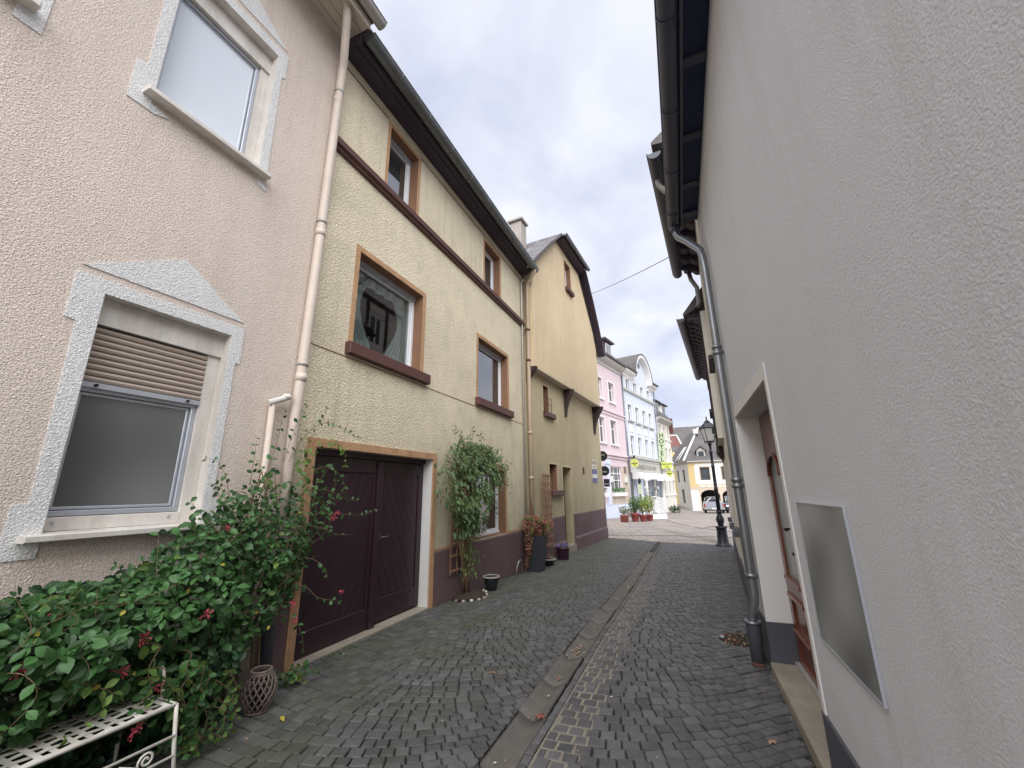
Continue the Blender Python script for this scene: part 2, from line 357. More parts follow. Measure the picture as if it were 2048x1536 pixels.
M['plaza_dark'] = plaza_mat('plaza_dark', srgb(116, 112, 110), srgb(84, 76, 66), .12, .11, .9)

# ------------------------------------------------------------------ mesh helpers
class Fr:
    """facade frame: u runs along the wall, w out of it, z up"""
    def __init__(s, x, y, ang, sign=1, z=0):
        a = R_(ang)
        s.o = Vector((x, y, z)); s.U = Vector((math.sin(a), math.cos(a), 0)); s.N = Vector((math.cos(a), -math.sin(a), 0)) * sign
    def p(s, u, w, z):
        return s.o + s.U * u + s.N * w + Vector((0, 0, z))
WF = Fr(0, 0, 90)     # u = x, w = -y
WF.N = Vector((0, -1, 0))
class WorldFr:
    def p(s, u, w, z): return Vector((u, w, z))
W = WorldFr()

class MB:
    def __init__(s):
        s.v = []; s.f = []; s.sm = []; s.cl = True
    def add(s, vs, fs, smooth=False):
        b = len(s.v)
        s.v += [Vector(v) for v in vs]
        for f in fs:
            s.f.append(tuple(b + i for i in f)); s.sm.append(smooth)
        return s
    def box(s, F, u0, u1, w0, w1, z0, z1):
        P = [F.p(u, w, z) for z in (z0, z1) for w in (w0, w1) for u in (u0, u1)]
        return s.add(P, [(0, 1, 3, 2), (4, 6, 7, 5), (0, 4, 5, 1), (2, 3, 7, 6), (0, 2, 6, 4), (1, 5, 7, 3)])
    def bbox(s, F, u0, u1, w0, w1, z0, z1, b=.004):
        """box with its front edges chamfered (w1 is the front)"""
        P = [F.p(u, w0, z) for z in (z0, z1) for u in (u0, u1)]
        P += [F.p(u, w1 - b, z) for z in (z0, z1) for u in (u0, u1)]
        P += [F.p(u, w1, z) for z in (z0 + b, z1 - b) for u in (u0 + b, u1 - b)]
        f = [(0, 2, 3, 1), (8, 9, 11, 10)]
        ring = [0, 1, 3, 2]
        for k in range(4):
            a, c = ring[k], ring[(k + 1) % 4]
            f.append((a, c, c + 4, a + 4)); f.append((a + 4, c + 4, c + 8, a + 8))
        return s.add(P, f)
    def prism(s, F, poly, w0, w1, holes=()):
        """poly in (u,z), extruded from w0 (back) to w1 (front)"""
        loops = [list(poly)] + [list(h) for h in holes]
        tri = tessellate_polygon([[Vector((a, b, 0)) for a, b in L] for L in loops])
        flat = [p for L in loops for p in L]
        n = len(flat)
        P = [F.p(a, w1, b) for a, b in flat] + [F.p(a, w0, b) for a, b in flat]
        fs = [tuple(t) for t in tri] + [tuple(n + i for i in reversed(t)) for t in tri]
        off = 0
        for L in loops:
            k = len(L)
            for i in range(k):
                a, b = off + i, off + (i + 1) % k
                fs.append((a, b, b + n, a + n))
            off += k
        return s.add(P, fs)
    def uprism(s, F, poly, u0, u1):
        """poly in (w,z), extruded along u"""
        tri = tessellate_polygon([[Vector((a, b, 0)) for a, b in poly]])
        n = len(poly)
        P = [F.p(u1, a, b) for a, b in poly] + [F.p(u0, a, b) for a, b in poly]
        fs = [tuple(t) for t in tri] + [tuple(n + i for i in reversed(t)) for t in tri]
        fs += [(i, (i + 1) % n, (i + 1) % n + n, i + n) for i in range(n)]
        return s.add(P, fs)
    def tube(s, pts, r, n=8, cap=True, smooth=True):
        pts = [Vector(p) for p in pts]
        rs = r if isinstance(r, (list, tuple)) else [r] * len(pts)
        P = []; prev = None
        for i, p in enumerate(pts):
            d = (pts[min(i + 1, len(pts) - 1)] - pts[max(i - 1, 0)])
            if d.length < 1e-9: d = Vector((0, 0, 1))
            d.normalize()
            a = prev if prev is not None else (Vector((0, 0, 1)) if abs(d.z) < .9 else Vector((1, 0, 0)))
            a = (a - d * a.dot(d)); a.normalize(); b = d.cross(a); prev = a
            for k in range(n):
                t = 2 * math.pi * k / n
                P.append(p + (a * math.cos(t) + b * math.sin(t)) * rs[i])
        fs = []
        for i in range(len(pts) - 1):
            for k in range(n):
                k2 = (k + 1) % n
                fs.append((i * n + k, i * n + k2, (i + 1) * n + k2, (i + 1) * n + k))
        s.add(P, fs, smooth)
        if cap:
            b = len(s.v) - len(P)
            s.f.append(tuple(b + k for k in reversed(range(n)))); s.sm.append(False)
            s.f.append(tuple(b + (len(pts) - 1) * n + k for k in range(n))); s.sm.append(False)
        return s
    def lathe(s, c, prof, n=20, smooth=True, tilt=None):
        c = Vector(c); P = []
        for (r, z) in prof:
            for k in range(n):
                t = 2 * math.pi * k / n
                P.append(c + Vector((r * math.cos(t), r * math.sin(t), z)))
        fs = []
        for i in range(len(prof) - 1):
            for k in range(n):
                k2 = (k + 1) % n
                fs.append((i * n + k, i * n + k2, (i + 1) * n + k2, (i + 1) * n + k))
        fs.append(tuple(reversed(range(n)))); fs.append(tuple((len(prof) - 1) * n + k for k in range(n)))
        return s.add(P, fs, smooth)
    def half_gutter(s, F, u0, u1, wc, zc, r, wc2=None, n=10, th=.006):
        """half-round gutter, open on top, with thickness and a rolled lip"""
        wc2 = wc if wc2 is None else wc2
        P = []
        segs = max(1, int((u1 - u0) / 1.0))
        for j in range(segs + 1):
            t = j / segs; u = u0 + (u1 - u0) * t; w_ = wc + (wc2 - wc) * t
            for rr in (r, r - th):
                for k in range(n + 1):
                    a = math.pi + math.pi * k / n
                    P.append(F.p(u, w_ + rr * math.cos(a), zc + rr * math.sin(a)))
        N = 2 * (n + 1); fs = []
        for j in range(segs):
            for k in range(n):
                a = j * N + k
                fs.append((a, a + 1, a + 1 + N, a + N))
                a = j * N + n + 1 + k
                fs.append((a + 1, a, a + N, a + 1 + N))
            fs.append((j * N, j * N + N, j * N + N + n + 1, j * N + n + 1))
            fs.append((j * N + n, j * N + 2 * n + 1, j * N + N + 2 * n + 1, j * N + N + n))
        s.add(P, fs, True)
        s.tube([F.p(u0, wc + r, zc + .004), F.p(u1, wc2 + r, zc + .004)], .011, 6)
        # end plate
        for u, w_ in ((u0 + .004, wc), (u1 - .004, wc2)):
            s.prism(F, [(u, zc)], 0, 0) if False else None
            pts = [(w_ + r * math.cos(math.pi + math.pi * k / n), zc + r * math.sin(math.pi + math.pi * k / n)) for k in range(n + 1)]
            s.uprism(F, pts, u - .004, u + .004)
        return s

WL = {}
def wl(o): return WL.get(o.name, Vector((0, 0, 0)))
def props(o, label=None, cat=None, group=None, kind=None):
    if label: o['label'] = label
    if cat: o['category'] = cat
    if group: o['group'] = group
    if kind: o['kind'] = kind
    return o
def thing(name, label, cat, loc, group=None, kind=None):
    o = bpy.data.objects.new(name, None); COL.objects.link(o)
    o.empty_display_size = .1
    o.location = loc; WL[o.name] = Vector(loc)
    return props(o, label, cat, group, kind)
def build(name, mb, m, parent=None, origin=None, recalc=True, **kw):
    """link a mesh; origin = world point used as the object's own origin"""
    org = Vector(origin) if origin is not None else (wl(parent) if parent else Vector((0, 0, 0)))
    me = bpy.data.meshes.new(name)
    me.from_pydata([v - org for v in mb.v], [], mb.f)
    me.polygons.foreach_set('use_smooth', mb.sm)
    if recalc:
        b = bmesh.new(); b.from_mesh(me)
        bmesh.ops.recalc_face_normals(b, faces=b.faces)
        b.to_mesh(me); b.free()
    me.materials.append(M[m] if isinstance(m, str) else m)
    me.update()
    o = bpy.data.objects.new(name, me); COL.objects.link(o)
    if parent:
        o.parent = parent; o.location = org - wl(parent)
    else:
        o.location = org
    WL[o.name] = org
    return props(o, **kw)
def build_split(name, mb, m, parent, **kw):
    """every loose piece of the mesh becomes an object of its own"""
    par = list(range(len(mb.v)))
    def find(a):
        while par[a] != a:
            par[a] = par[par[a]]; a = par[a]
        return a
    for f in mb.f:
        for i in f[1:]:
            a, b_ = find(f[0]), find(i)
            if a != b_: par[a] = b_
    groups = {}
    for fi, f in enumerate(mb.f): groups.setdefault(find(f[0]), []).append(fi)
    out = []
    for g in groups.values():
        idx = {}; m2 = MB()
        for fi in g:
            for i in mb.f[fi]:
                if i not in idx:
                    idx[i] = len(m2.v); m2.v.append(mb.v[i])
            m2.f.append(tuple(idx[i] for i in mb.f[fi])); m2.sm.append(mb.sm[fi])
        out.append(build(name, m2, m, parent, **kw))
    return out
def clone(o, parent, loc, rz=0, name=None):
    c = o.copy(); COL.objects.link(c)
    c.parent = parent; c.location = Vector(loc) - (wl(parent) if parent else Vector((0, 0, 0)))
    c.rotation_euler = (0, 0, rz) if not isinstance(rz, tuple) else rz
    WL[c.name] = Vector(loc)
    return c
def bx(name, F, a, m, parent, **kw):
    return build(name, MB().box(F, *a), m, parent, **kw)
def text(name, body, size, F, u, w, z, m, parent, flip=1, ext=.004, sx=1.0):
    cu = bpy.data.curves.new(name, 'FONT'); cu.body = body; cu.size = size; cu.extrude = ext; cu.offset = size * .02
    cu.align_x = 'CENTER'; cu.align_y = 'CENTER'
    tmp = bpy.data.objects.new('tmp', cu); COL.objects.link(tmp)
    dg = bpy.context.evaluated_depsgraph_get()
    me = bpy.data.meshes.new_from_object(tmp.evaluated_get(dg))
    bpy.data.objects.remove(tmp)
    me.name = name
    o0 = wl(parent)
    for v in me.vertices:
        a, b, c = v.co
        v.co = F.p(u + a * flip * sx, w + c, z + b) - o0
    me.materials.clear(); me.materials.append(M[m])
    o = bpy.data.objects.new(name, me); COL.objects.link(o); o.parent = parent
    WL[o.name] = Vector(o0)
    return o
def rect(u0, u1, z0, z1): return [(u0, z0), (u1, z0), (u1, z1), (u0, z1)]

def gz(x, y):
    """height of the paving"""
    K = [(-50, 0.0), (5.2, 0.0), (9.3, -.13), (12, -.15), (17, -.21), (46, -.73), (55, -.88), (400, -2)]
    z = K[-1][1]
    for (a, za_), (b, zb) in zip(K, K[1:]):
        if a <= y <= b:
            z = za_ + (zb - za_) * (y - a) / (b - a); break
    if y < 17.5 and -4 < x < 1.2:
        z -= .028 * math.exp(-((x + 1.27) / .7) ** 2)
    if y > 54 and x < 1:
        z += min((y - 54) * .08, 1.6) * min(1, (1 - x) / 2)
    return z
exec_order = []

# =================================================================== GROUND
def sheet(name, xs, ys, dz, m, parent=None, **kw):
    b = MB(); nx, ny = len(xs), len(ys)
    b.add([(x, y, gz(x, y) + dz) for y in ys for x in xs],
          [(j * nx + i, j * nx + i + 1, (j + 1) * nx + i + 1, (j + 1) * nx + i) for j in range(ny - 1) for i in range(nx - 1)])
    return build(name, b, m, parent, recalc=False, **kw)
def fr_range(a, b, st):
    n = max(1, int(round((b - a) / st))); return [a + (b - a) * i / n for i in range(n + 1)]
gx = [-400, -120, -60, -40, -30, -24, -18] + fr_range(-14, 14, 1.0) + [18, 24, 30, 60, 120, 400]
gy = [-300, -100, -40, -10, 0] + fr_range(2, 70, 1.5) + [80, 100, 200, 500, 900]
sheet('ground', gx, gy, -.10, 'plaza', kind='structure')

# far edge of the dark lane paving runs slightly oblique
def lane_end(x): return 16.95 + (x + 3.2) * (15.55 - 16.95) / 3.96
b = MB(); xs = fr_range(-7, 8, .5)
rows = fr_range(0, 1, .02)
vs_ = []
for t in rows:
    for x in xs:
        y0 = lane_end(max(-7, min(8, x))); y = y0 + (47 - y0) * t
        vs_.append((x, y, gz(x, y) - .004))
nx = len(xs)
b.add(vs_, [(j * nx + i, j * nx + i + 1, (j + 1) * nx + i + 1, (j + 1) * nx + i) for j in range(len(rows) - 1) for i in range(nx - 1)])
build('square_paving', b, 'plaza', recalc=False, kind='structure')

lane = sheet('lane_paving', fr_range(-3.9, 1.4, .1), fr_range(-2.0, 17.6, .2), -.019, 'bed', kind='structure')
for v_ in lane.data.vertices:
    if -1.43 < v_.co.x < -1.15 and v_.co.y < 13.5: v_.co.z -= .06

# --- setts, laid in arcs on both sides of the drainage channel
CH_L, CH_R = -1.405, -1.175
stones = []   # (centre, corners[4])
def right_limit(y):
    if y < 4.95: return .50
    if y < 5.5: return .49
    return .50 + (y - 5.5) * .0575
def clip_poly(P, inside, inter):
    out = []
    for i in range(len(P)):
        p, q = P[i], P[(i + 1) % len(P)]
        if inside(p):
            out.append(p)
            if not inside(q): out.append(inter(p, q))
        elif inside(q): out.append(inter(p, q))
    return out
def area(P): return abs(sum(P[i][0] * P[(i + 1) % len(P)][1] - P[(i + 1) % len(P)][0] * P[i][1] for i in range(len(P)))) / 2
def clip_x(P, X, keep_right):
    ins = (lambda p: p[0] >= X) if keep_right else (lambda p: p[0] <= X)
    return clip_poly(P, ins, lambda p, q: (X, p[1] + (q[1] - p[1]) * (X - p[0]) / (q[0] - p[0])))
def arc_lane(slope, xa, xb, x0, x1f, pitch, width, y0, y1):
    """rows of setts following a curve whose slope dy/dx is given"""
    k = 0
    y = y0
    N_ = 400; xs_ = [xa + (xb - xa) * i / N_ for i in range(N_ + 1)]; off_ = [0]
    for i in range(N_): off_.append(off_[-1] + slope((xs_[i] + xs_[i + 1]) / 2) * (xb - xa) / N_)
    def yoff(x):
        t = max(0, min(N_ - 1e-6, (x - xa) / (xb - xa) * N_)); i = int(t)
        return off_[i] + (off_[i + 1] - off_[i]) * (t - i)
    while y < y1:
        x = xa - ((k % 2) * .5 + random.uniform(-.1, .1)) * width
        wob = random.uniform(-.004, .004)
        while x < xb:
            wd = width * random.uniform(.80, 1.18)
            th = math.atan(slope(x)); x += wd * math.cos(th) / 2
            th = math.atan(slope(x)); xc = x
            x += wd * math.cos(th) / 2
            yy = y + wob + yoff(xc)
            if yy > lane_end(xc) - .02 or yy < .8 or xc < x0 - .1 or xc > x1f(yy) + .1: continue
            p = pitch * math.cos(th) * .98 + .003
            t_ = (math.cos(th), math.sin(th)); n_ = (-t_[1], t_[0])
            pale = -1.12 < xc < -.78 and yy < 12
            g = random.uniform(.0055, .0105) if pale else random.uniform(.0022, .0055)
            hw = wd / 2 - g; hp = p / 2 - g * .9
            Q = []
            for a_, b_ in ((-1, -1), (1, -1), (1, 1), (-1, 1)):
                ax = a_ * hw + random.uniform(-.003, .003); by = b_ * hp + random.uniform(-.003, .003)
                Q.append((xc + t_[0] * ax + n_[0] * by, yy + t_[1] * ax + n_[1] * by))
            Q = clip_x(Q, x0 + .004, True)
            if len(Q) > 2: Q = clip_x(Q, x1f(yy) - .004, False)
            if len(Q) > 2 and area(Q) > .0016: stones.append(Q)
        y += pitch
        k += 1
def slope_left(x):
    d = max(-.8, min(.72, (x + 2.9) / 1.9)); return d / math.sqrt(1 - d * d) * (1 if d > 0 else .6)
def slope_right(x):
    d = max(0, min(.66, (x + .95) / 1.75)); return d / math.sqrt(1 - d * d)
arc_lane(slope_left, -3.70, CH_L + .05, -3.66, lambda y: CH_L if y < 13.72 else -1.172, .104, .108, -1.2, 17.2)
arc_lane(slope_right, -1.15, 1.25, -1.098, right_limit, .104, .108, -1.0, 16.5)
for cx, w_ in ((-1.137, .066),):
    y = 1.0 + random.random() * .05
    while y < lane_end(cx) - .1:
        ln = random.uniform(.08, .13)
        Q = []
        for a_, b_ in ((-1, -1), (1, -1), (1, 1), (-1, 1)):
            Q.append((cx + a_ * (w_ / 2 - .005) + random.uniform(-.003, .003), y + ln / 2 + b_ * (ln / 2 - .005) + random.uniform(-.003, .003)))
        stones.append(Q)
        y += ln
CAMP = Vector((0, 0, 1.6))
fwd = rot @ Vector((0, 0, -1))
def cen(Q): return (sum(p[0] for p in Q) / len(Q), sum(p[1] for p in Q) / len(Q))
def shown_size(st):
    (x, y) = cen(st)
    d = Vector((x, y, gz(x, y))) - CAMP
    z = d.dot(fwd)
    if z < .2: return 0
    loc = rot.transposed() @ d
    px, py = loc.x / -loc.z * 407.2, loc.y / -loc.z * 407.2
    if abs(px) > 520 or abs(py) > 390: return -1
    return area(st) / z ** 2 * (-d.z / d.length)
def in_pit(x, y): return ((x - .30) / .24) ** 2 + ((y - 5.62) / .30) ** 2 < 1 or ((x + 3.55) / .32) ** 2 + ((y - 6.35) / .38) ** 2 < 1
stones = [q for q in stones if not in_pit(*cen(q))]
def stone_mb(mb, Q):
    x, y = cen(Q); n = len(Q)
    h = random.uniform(-.004, .004); tx = random.uniform(-.035, .035); ty = random.uniform(-.035, .035)
    P = []
    for (a, b_) in Q:
        dx, dy = a - x, b_ - y; L = math.hypot(dx, dy) + 1e-6
        for (ins, z) in ((0, -.032), (0, -.007), (.0075, 0)):
            k = 1 - ins / L
            X, Y = x + dx * k, y + dy * k
            P.append((X, Y, gz(X, Y) + z + h + tx * dx + ty * dy))
    P.append((x, y, gz(x, y) + h + random.uniform(.001, .004)))
    f = []
    for i in range(n):
        j = (i + 1) % n
        f += [(i * 3, j * 3, j * 3 + 1, i * 3 + 1), (i * 3 + 1, j * 3 + 1, j * 3 + 2, i * 3 + 2), (i * 3 + 2, j * 3 + 2, 3 * n)]
    mb.add(P, f)
ranked = sorted(range(len(stones)), key=lambda i: -shown_size(stones[i]))
top300 = set(ranked[:298])
rest = MB()
for i, st in enumerate(stones):
    if i in top300:
        mb = MB(); stone_mb(mb, st)
        (x, y) = cen(st)
        build('cobblestone', mb, 'cobble', lane, origin=(x, y, gz(x, y)), recalc=False)
    else:
        stone_mb(rest, st)
build('cobblestones', rest, 'cobble', lane, recalc=False, kind='stuff')
# pale mortar between the straight courses
b = MB(); ys = fr_range(.9, 12.5, .05); nm_ = 9
for iy, y in enumerate(ys):
    edge = -.80 + .075 * noise.noise(Vector((3, y * 2.3, 0))) + .05 * noise.noise(Vector((9, y * 9, 0)))
    for j in range(nm_):
        x = -1.104 + (edge + 1.104) * j / (nm_ - 1)
        fade = max(0, (y - 8)) * .0012
        zz_ = -.0055 + .003 * noise.noise(Vector((x * 12, y * 12, 0)))
        b.v.append(Vector((x, y, gz(x, y) + (zz_ if 0 < j < nm_ - 1 else (-.004 if j == 0 else -.018)) - fade)))
for j in range(len(ys) - 1):
    for i in range(nm_ - 1):
        b.f.append((j * nm_ + i, j * nm_ + i + 1, (j + 1) * nm_ + i + 1, (j + 1) * nm_ + i)); b.sm.append(False)
build('mortar_joint', b, 'pale_mortar', lane, recalc=False)

# --- concave gutter stones
JY = [.15, .80, 1.42, 2.06, 2.70, 3.38, 3.96, 4.60, 5.24, 5.90, 6.56, 7.22, 7.88, 8.5, 9.15, 9.8, 10.45, 11.1, 11.75, 12.4, 13.05, 13.7]
for a, c in zip(JY, JY[1:]):
    mb = MB(); nn = 8; ny = 5; P = []
    dz = random.uniform(-.004, .004)
    for lev in (0, 1):
        for j in range(ny + 1):
            for i in range(nn + 1):
                t = i / nn; x = CH_L + .006 + (CH_R - CH_L - .012) * t + .01 * math.sin(a * 3)
                bow = .035 * math.sin(math.pi * t)
                y = a + .006 + (c - a - .012) * j / ny
                y -= bow
                z = gz(x, y) - .030 * math.sin(math.pi * t) ** 1.4 + dz + (0 if 0 < i < nn else .002)
                P.append((x, y, z - (.05 if lev else 0)))
    N = (nn + 1) * (ny + 1); f = []
    for j in range(ny):
        for i in range(nn):
            q = j * (nn + 1) + i
            f.append((q, q + 1, q + nn + 2, q + nn + 1)); f.append((q + N, q + N + nn + 1, q + N + nn + 2, q + N + 1))
    rim = list(range(nn + 1)) + [j * (nn + 1) + nn for j in range(1, ny + 1)] + [ny * (nn + 1) + i for i in range(nn - 1, -1, -1)] + [j * (nn + 1) for j in range(ny - 1, 0, -1)]
    for i in range(len(rim)):
        p, q = rim[i], rim[(i + 1) % len(rim)]
        f.append((p, p + N, q + N, q))
    mb.add(P, f, True)
    build('gutter_stone', mb, 'gutter_stone', lane, origin=(-1.29, a, gz(-1.29, a)), recalc=True)

# --- light bands of larger slabs across the square
def band(pts, wd, m='plaza_band', dz=.0):
    b = MB(); P = []
    pts = [Vector((x, y, 0)) for x, y in pts]
    dense = []
    for p, q in zip(pts, pts[1:]):
        n = max(1, int((q - p).length / .6))
        dense += [p.lerp(q, i / n) for i in range(n)]
    dense.append(pts[-1])
    for i, p in enumerate(dense):
        d = (dense[min(i + 1, len(dense) - 1)] - dense[max(i - 1, 0)]).normalized()
        nn = Vector((-d.y, d.x, 0))
        for s_ in (-1, 0, 1):
            q = p + nn * wd / 2 * s_
            P.append((q.x, q.y, gz(q.x, q.y) + dz))
    b.add(P, [(i * 3 + k, i * 3 + k + 1, i * 3 + k + 4, i * 3 + k + 3) for i in range(len(dense) - 1) for k in (0, 1)])
    return build('paving_band', b, m, recalc=False, kind='structure')
band([(-3.3, 17.35), (.8, 15.95), (1.1, 16.0)], .45, 'plaza_band', .001)
for k in range(4):
    o_ = k * .26
    band([(-2.5 + o_, 16.75), (-3.55 + o_, 21), (-5.6 + o_, 30.2)], .10, 'plaza_band', .005 + k * .0005)
for k in range(3):
    o_ = k * .24
    band([(.7 + o_ * .6, 16.1 + o_), (-.2 + o_ * .6, 18.2 + o_), (-1.4 + o_ * .6, 21.2 + o_), (-2.6 + o_, 26 + o_)], .10, 'plaza_band', .009 + k * .0005)
band([(-3.4, 18.3), (-1, 18.9), (1.6, 18.6)], .35, 'plaza_band', .013)
band([(-1.9, 33.5), (-1.0, 28), (.4, 23.5), (2.0, 21)], .30, 'plaza_band', .017)
band([(.2, 24.2), (1.0, 25.4), (2.4, 25.8)], .5, 'plaza_band', .021)

# =================================================================== WINDOW HELPERS
def window(parent, F, u0, u1, z0, z1, w, fw=.07, m='pvc', glass='glass', mull=(), trans=(), depth=.06, sash=True, name='window', label=None, inset=.0):
    """frame (part) with pane (sub-part); front face of the frame at w"""
    mb = MB()
    mb.bbox(F, u0, u1, w - depth, w, z0, z0 + fw); mb.bbox(F, u0, u1, w - depth, w, z1 - fw, z1)
    mb.bbox(F, u0, u0 + fw, w - depth, w, z0 + fw, z1 - fw); mb.bbox(F, u1 - fw, u1, w - depth, w, z0 + fw, z1 - fw)
    a, b_, c, d = u0 + fw, u1 - fw, z0 + fw, z1 - fw
    if sash:
        sw = fw * .7; s0 = w - .018
        mb.bbox(F, a + .004, b_ - .004, s0 - depth, s0, c + .004, c + sw); mb.bbox(F, a + .004, b_ - .004, s0 - depth, s0, d - sw, d - .004)
        mb.bbox(F, a + .004, a + sw, s0 - depth, s0, c + sw, d - sw); mb.bbox(F, b_ - sw, b_ - .004, s0 - depth, s0, c + sw, d - sw)
        a += sw; b_ -= sw; c += sw; d -= sw
    for t in mull:
        um = a + (b_ - a) * t
        mb.box(F, um - fw * .4, um + fw * .4, w - depth, w - .006, c, d)
    for t in trans:
        zm = c + (d - c) * t
        mb.box(F, a, b_, w - depth + .002, w - .009, zm - fw * .4, zm + fw * .4)
    fo = build(name, mb, m, parent)
    if label: fo['label'] = label
    bx('pane', F, (a - .003, b_ + .003, w - depth * .8, w - depth * .5, c - .003, d + .003), glass, fo)
    return fo
def reveal_liner(parent, F, u0, u1, z0, z1, d, m, th=.006, bottom=True, sides='lrt'):
    mb = MB()
    if 'l' in sides: mb.box(F, u0, u0 + th, -d, -.001, z0, z1)
    if 'r' in sides: mb.box(F, u1 - th, u1, -d, -.001, z0, z1)
    if 't' in sides: mb.box(F, u0 + th, u1 - th, -d, -.001, z1 - th, z1)
    if bottom: mb.box(F, u0 + th, u1 - th, -d, -.001, z0, z0 + th)
    return build('reveal', mb, m, parent)
def surround(parent, F, u0, u1, z0, z1, t, m, th=.006, bottom=False, name='window_surround', sides=None):
    tl, tr = (t, t) if sides is None else sides
    poly = [(u0 - tl, z0), (u0 - tl, z1 + t), (u1 + tr, z1 + t), (u1 + tr, z0), (u1, z0), (u1, z1), (u0, z1), (u0, z0)]
    return build(name, MB().prism(F, poly, .001, th), m, parent)

# =================================================================== PINK HOUSE (left, nearest)
FL = Fr(-3.646, 0, 0)
pk = thing('house', 'pale pink roughcast house with white painted window surrounds, nearest on the left', 'house', (-3.646, 1.0, 0))
low = (1.29, 2.18, 1.385, 2.985); up = (1.27, 2.17, 4.735, 6.26); up2 = (-.35, .53, 4.735, 6.26)
build('wall', MB().prism(FL, [(-7, -.4), (2.955, -.4), (2.955, 7.6), (-7, 7.6)], -.35, 0,
      [rect(low[0], low[1], low[2], low[3]), rect(up[0], up[1], up[2], up[3]), rect(up2[0], up2[1], up2[2], up2[3])]), 'pink_render', pk)
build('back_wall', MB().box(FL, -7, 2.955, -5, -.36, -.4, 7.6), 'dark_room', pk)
def pink_surround(du, dz, dzt):
    P = [(1.13, 1.25), (1.13, 1.56), (1.20, 1.57), (1.185, 2.74), (1.125, 2.75), (1.125, 3.085), (2.285, 3.085), (2.285, 2.75), (2.245, 2.74), (2.25, 1.57), (2.31, 1.56), (2.31, 1.25), (2.18, 1.25), (2.18, 2.985), (1.29, 2.985), (1.29, 1.25)]
    P = [(a + du, b_ + dz + (dzt if b_ > 2 else 0)) for a, b_ in P]
    build('window_surround', MB().prism(FL, P, -.002, .007), 'white_render', pk)
    Q = [(1.145, 3.14), (2.262, 3.14), (1.725, 3.495)]
    build('painted_pediment', MB().prism(FL, [(a + du, b_ + dz + dzt) for a, b_ in Q], -.002, .007), 'white_render', pk)
pink_surround(0, 0, 0)
P_ = [(1.12, 4.58), (1.12, 4.95), (1.19, 4.97), (1.18, 6.03), (1.125, 6.05), (1.125, 6.37), (2.275, 6.37), (2.275, 6.06), (2.235, 6.04), (2.255, 4.58), (2.17, 4.60), (2.17, 6.26), (1.27, 6.26), (1.27, 4.66), (1.40, 4.62), (1.30, 4.58)]
build('window_surround', MB().prism(FL, P_, -.002, .007), 'white_render', pk)
build('painted_pediment', MB().prism(FL, [(1.135, 6.43), (2.26, 6.43), (1.70, 6.80)], -.002, .007), 'white_render', pk)
build('window_surround', MB().prism(FL, [(.53, 4.58), (.66, 4.58), (.66, 4.95), (.60, 4.97), (.60, 6.03), (.66, 6.06), (.66, 6.37), (-.5, 6.37), (-.5, 6.26), (.53, 6.26)], -.002, .007), 'white_render', pk)
# lower window: shutter box, half lowered roller shutter, metal frame
reveal_liner(pk, FL, low[0], low[1], low[2], low[3], .2, 'dirty_white')
bx('shutter_box', FL, (1.297, 2.173, -.2, -.075, 2.785, 2.978), 'dirty_white', pk)
sh = build('roller_shutter', MB().box(FL, 1.30, 2.075, -.13, -.095, 2.335, 2.372), 'alu', pk)
zs = 2.374
for k in range(9):
    h = .0445
    pr = [(-.125, zs), (-.112, zs), (-.098, zs + .008), (-.093, zs + h * .5), (-.098, zs + h - .010), (-.112, zs + h - .002), (-.125, zs + h - .002)]
    build('slat', MB().uprism(FL, pr, 1.302, 2.073), 'shutter', sh)
    zs += h
for u in (1.40, 1.98):
    build('end_stop', MB().tube([FL.p(u, -.095, 2.353), FL.p(u, -.075, 2.353)], .010, 10), 'tyre', sh)
wf = window(pk, FL, 1.30, 2.075, 1.482, 2.345, -.125, .035, 'alu', 'frosted_grey', depth=.05)
bx('guide_rail', FL, (2.078, 2.172, -.2, -.10, 1.39, 2.784), 'dirty_white', pk)
bb = build('bottom_board', MB().bbox(FL, 1.296, 2.077, -.2, -.095, 1.392, 1.478), 'dirty_white', pk)
for u in (1.36, 2.0):
    build('bolt', MB().lathe((0, 0, 0), [(.001, 0)], 3) if False else MB().tube([FL.p(u, -.095, 1.447), FL.p(u, -.086, 1.447)], .010, 10), 'alu', bb)
build('sill', MB().bbox(FL, 1.19, 2.245, -.2, .10, 1.345, 1.386, .006), 'dirty_white', pk)
# upper windows
for (u0, u1, z0, z1) in (up, up2):
    reveal_liner(pk, FL, u0, u1, z0, z1, .2, 'dirty_white')
    bx('shutter_box', FL, (u0 + .007, u1 - .007, -.2, -.085, z1 - .21, z1 - .007), 'dirty_white', pk)
    window(pk, FL, u0 + .01, u1 - .095, z0 + .075, z1 - .215, -.125, .035, 'alu', 'frosted_sky_white', depth=.05)
    bx('guide_rail', FL, (u1 - .092, u1 - .008, -.2, -.105, z0 + .01, z1 - .215), 'dirty_white', pk)
    build('bottom_board', MB().bbox(FL, u0 + .01, u1 - .095, -.2, -.10, z0 + .008, z0 + .072), 'dirty_white', pk)
    build('sill', MB().bbox(FL, u0 - .07, u1 + .075, -.2, .10, z0 - .045, z0, .006), 'dirty_white', pk)
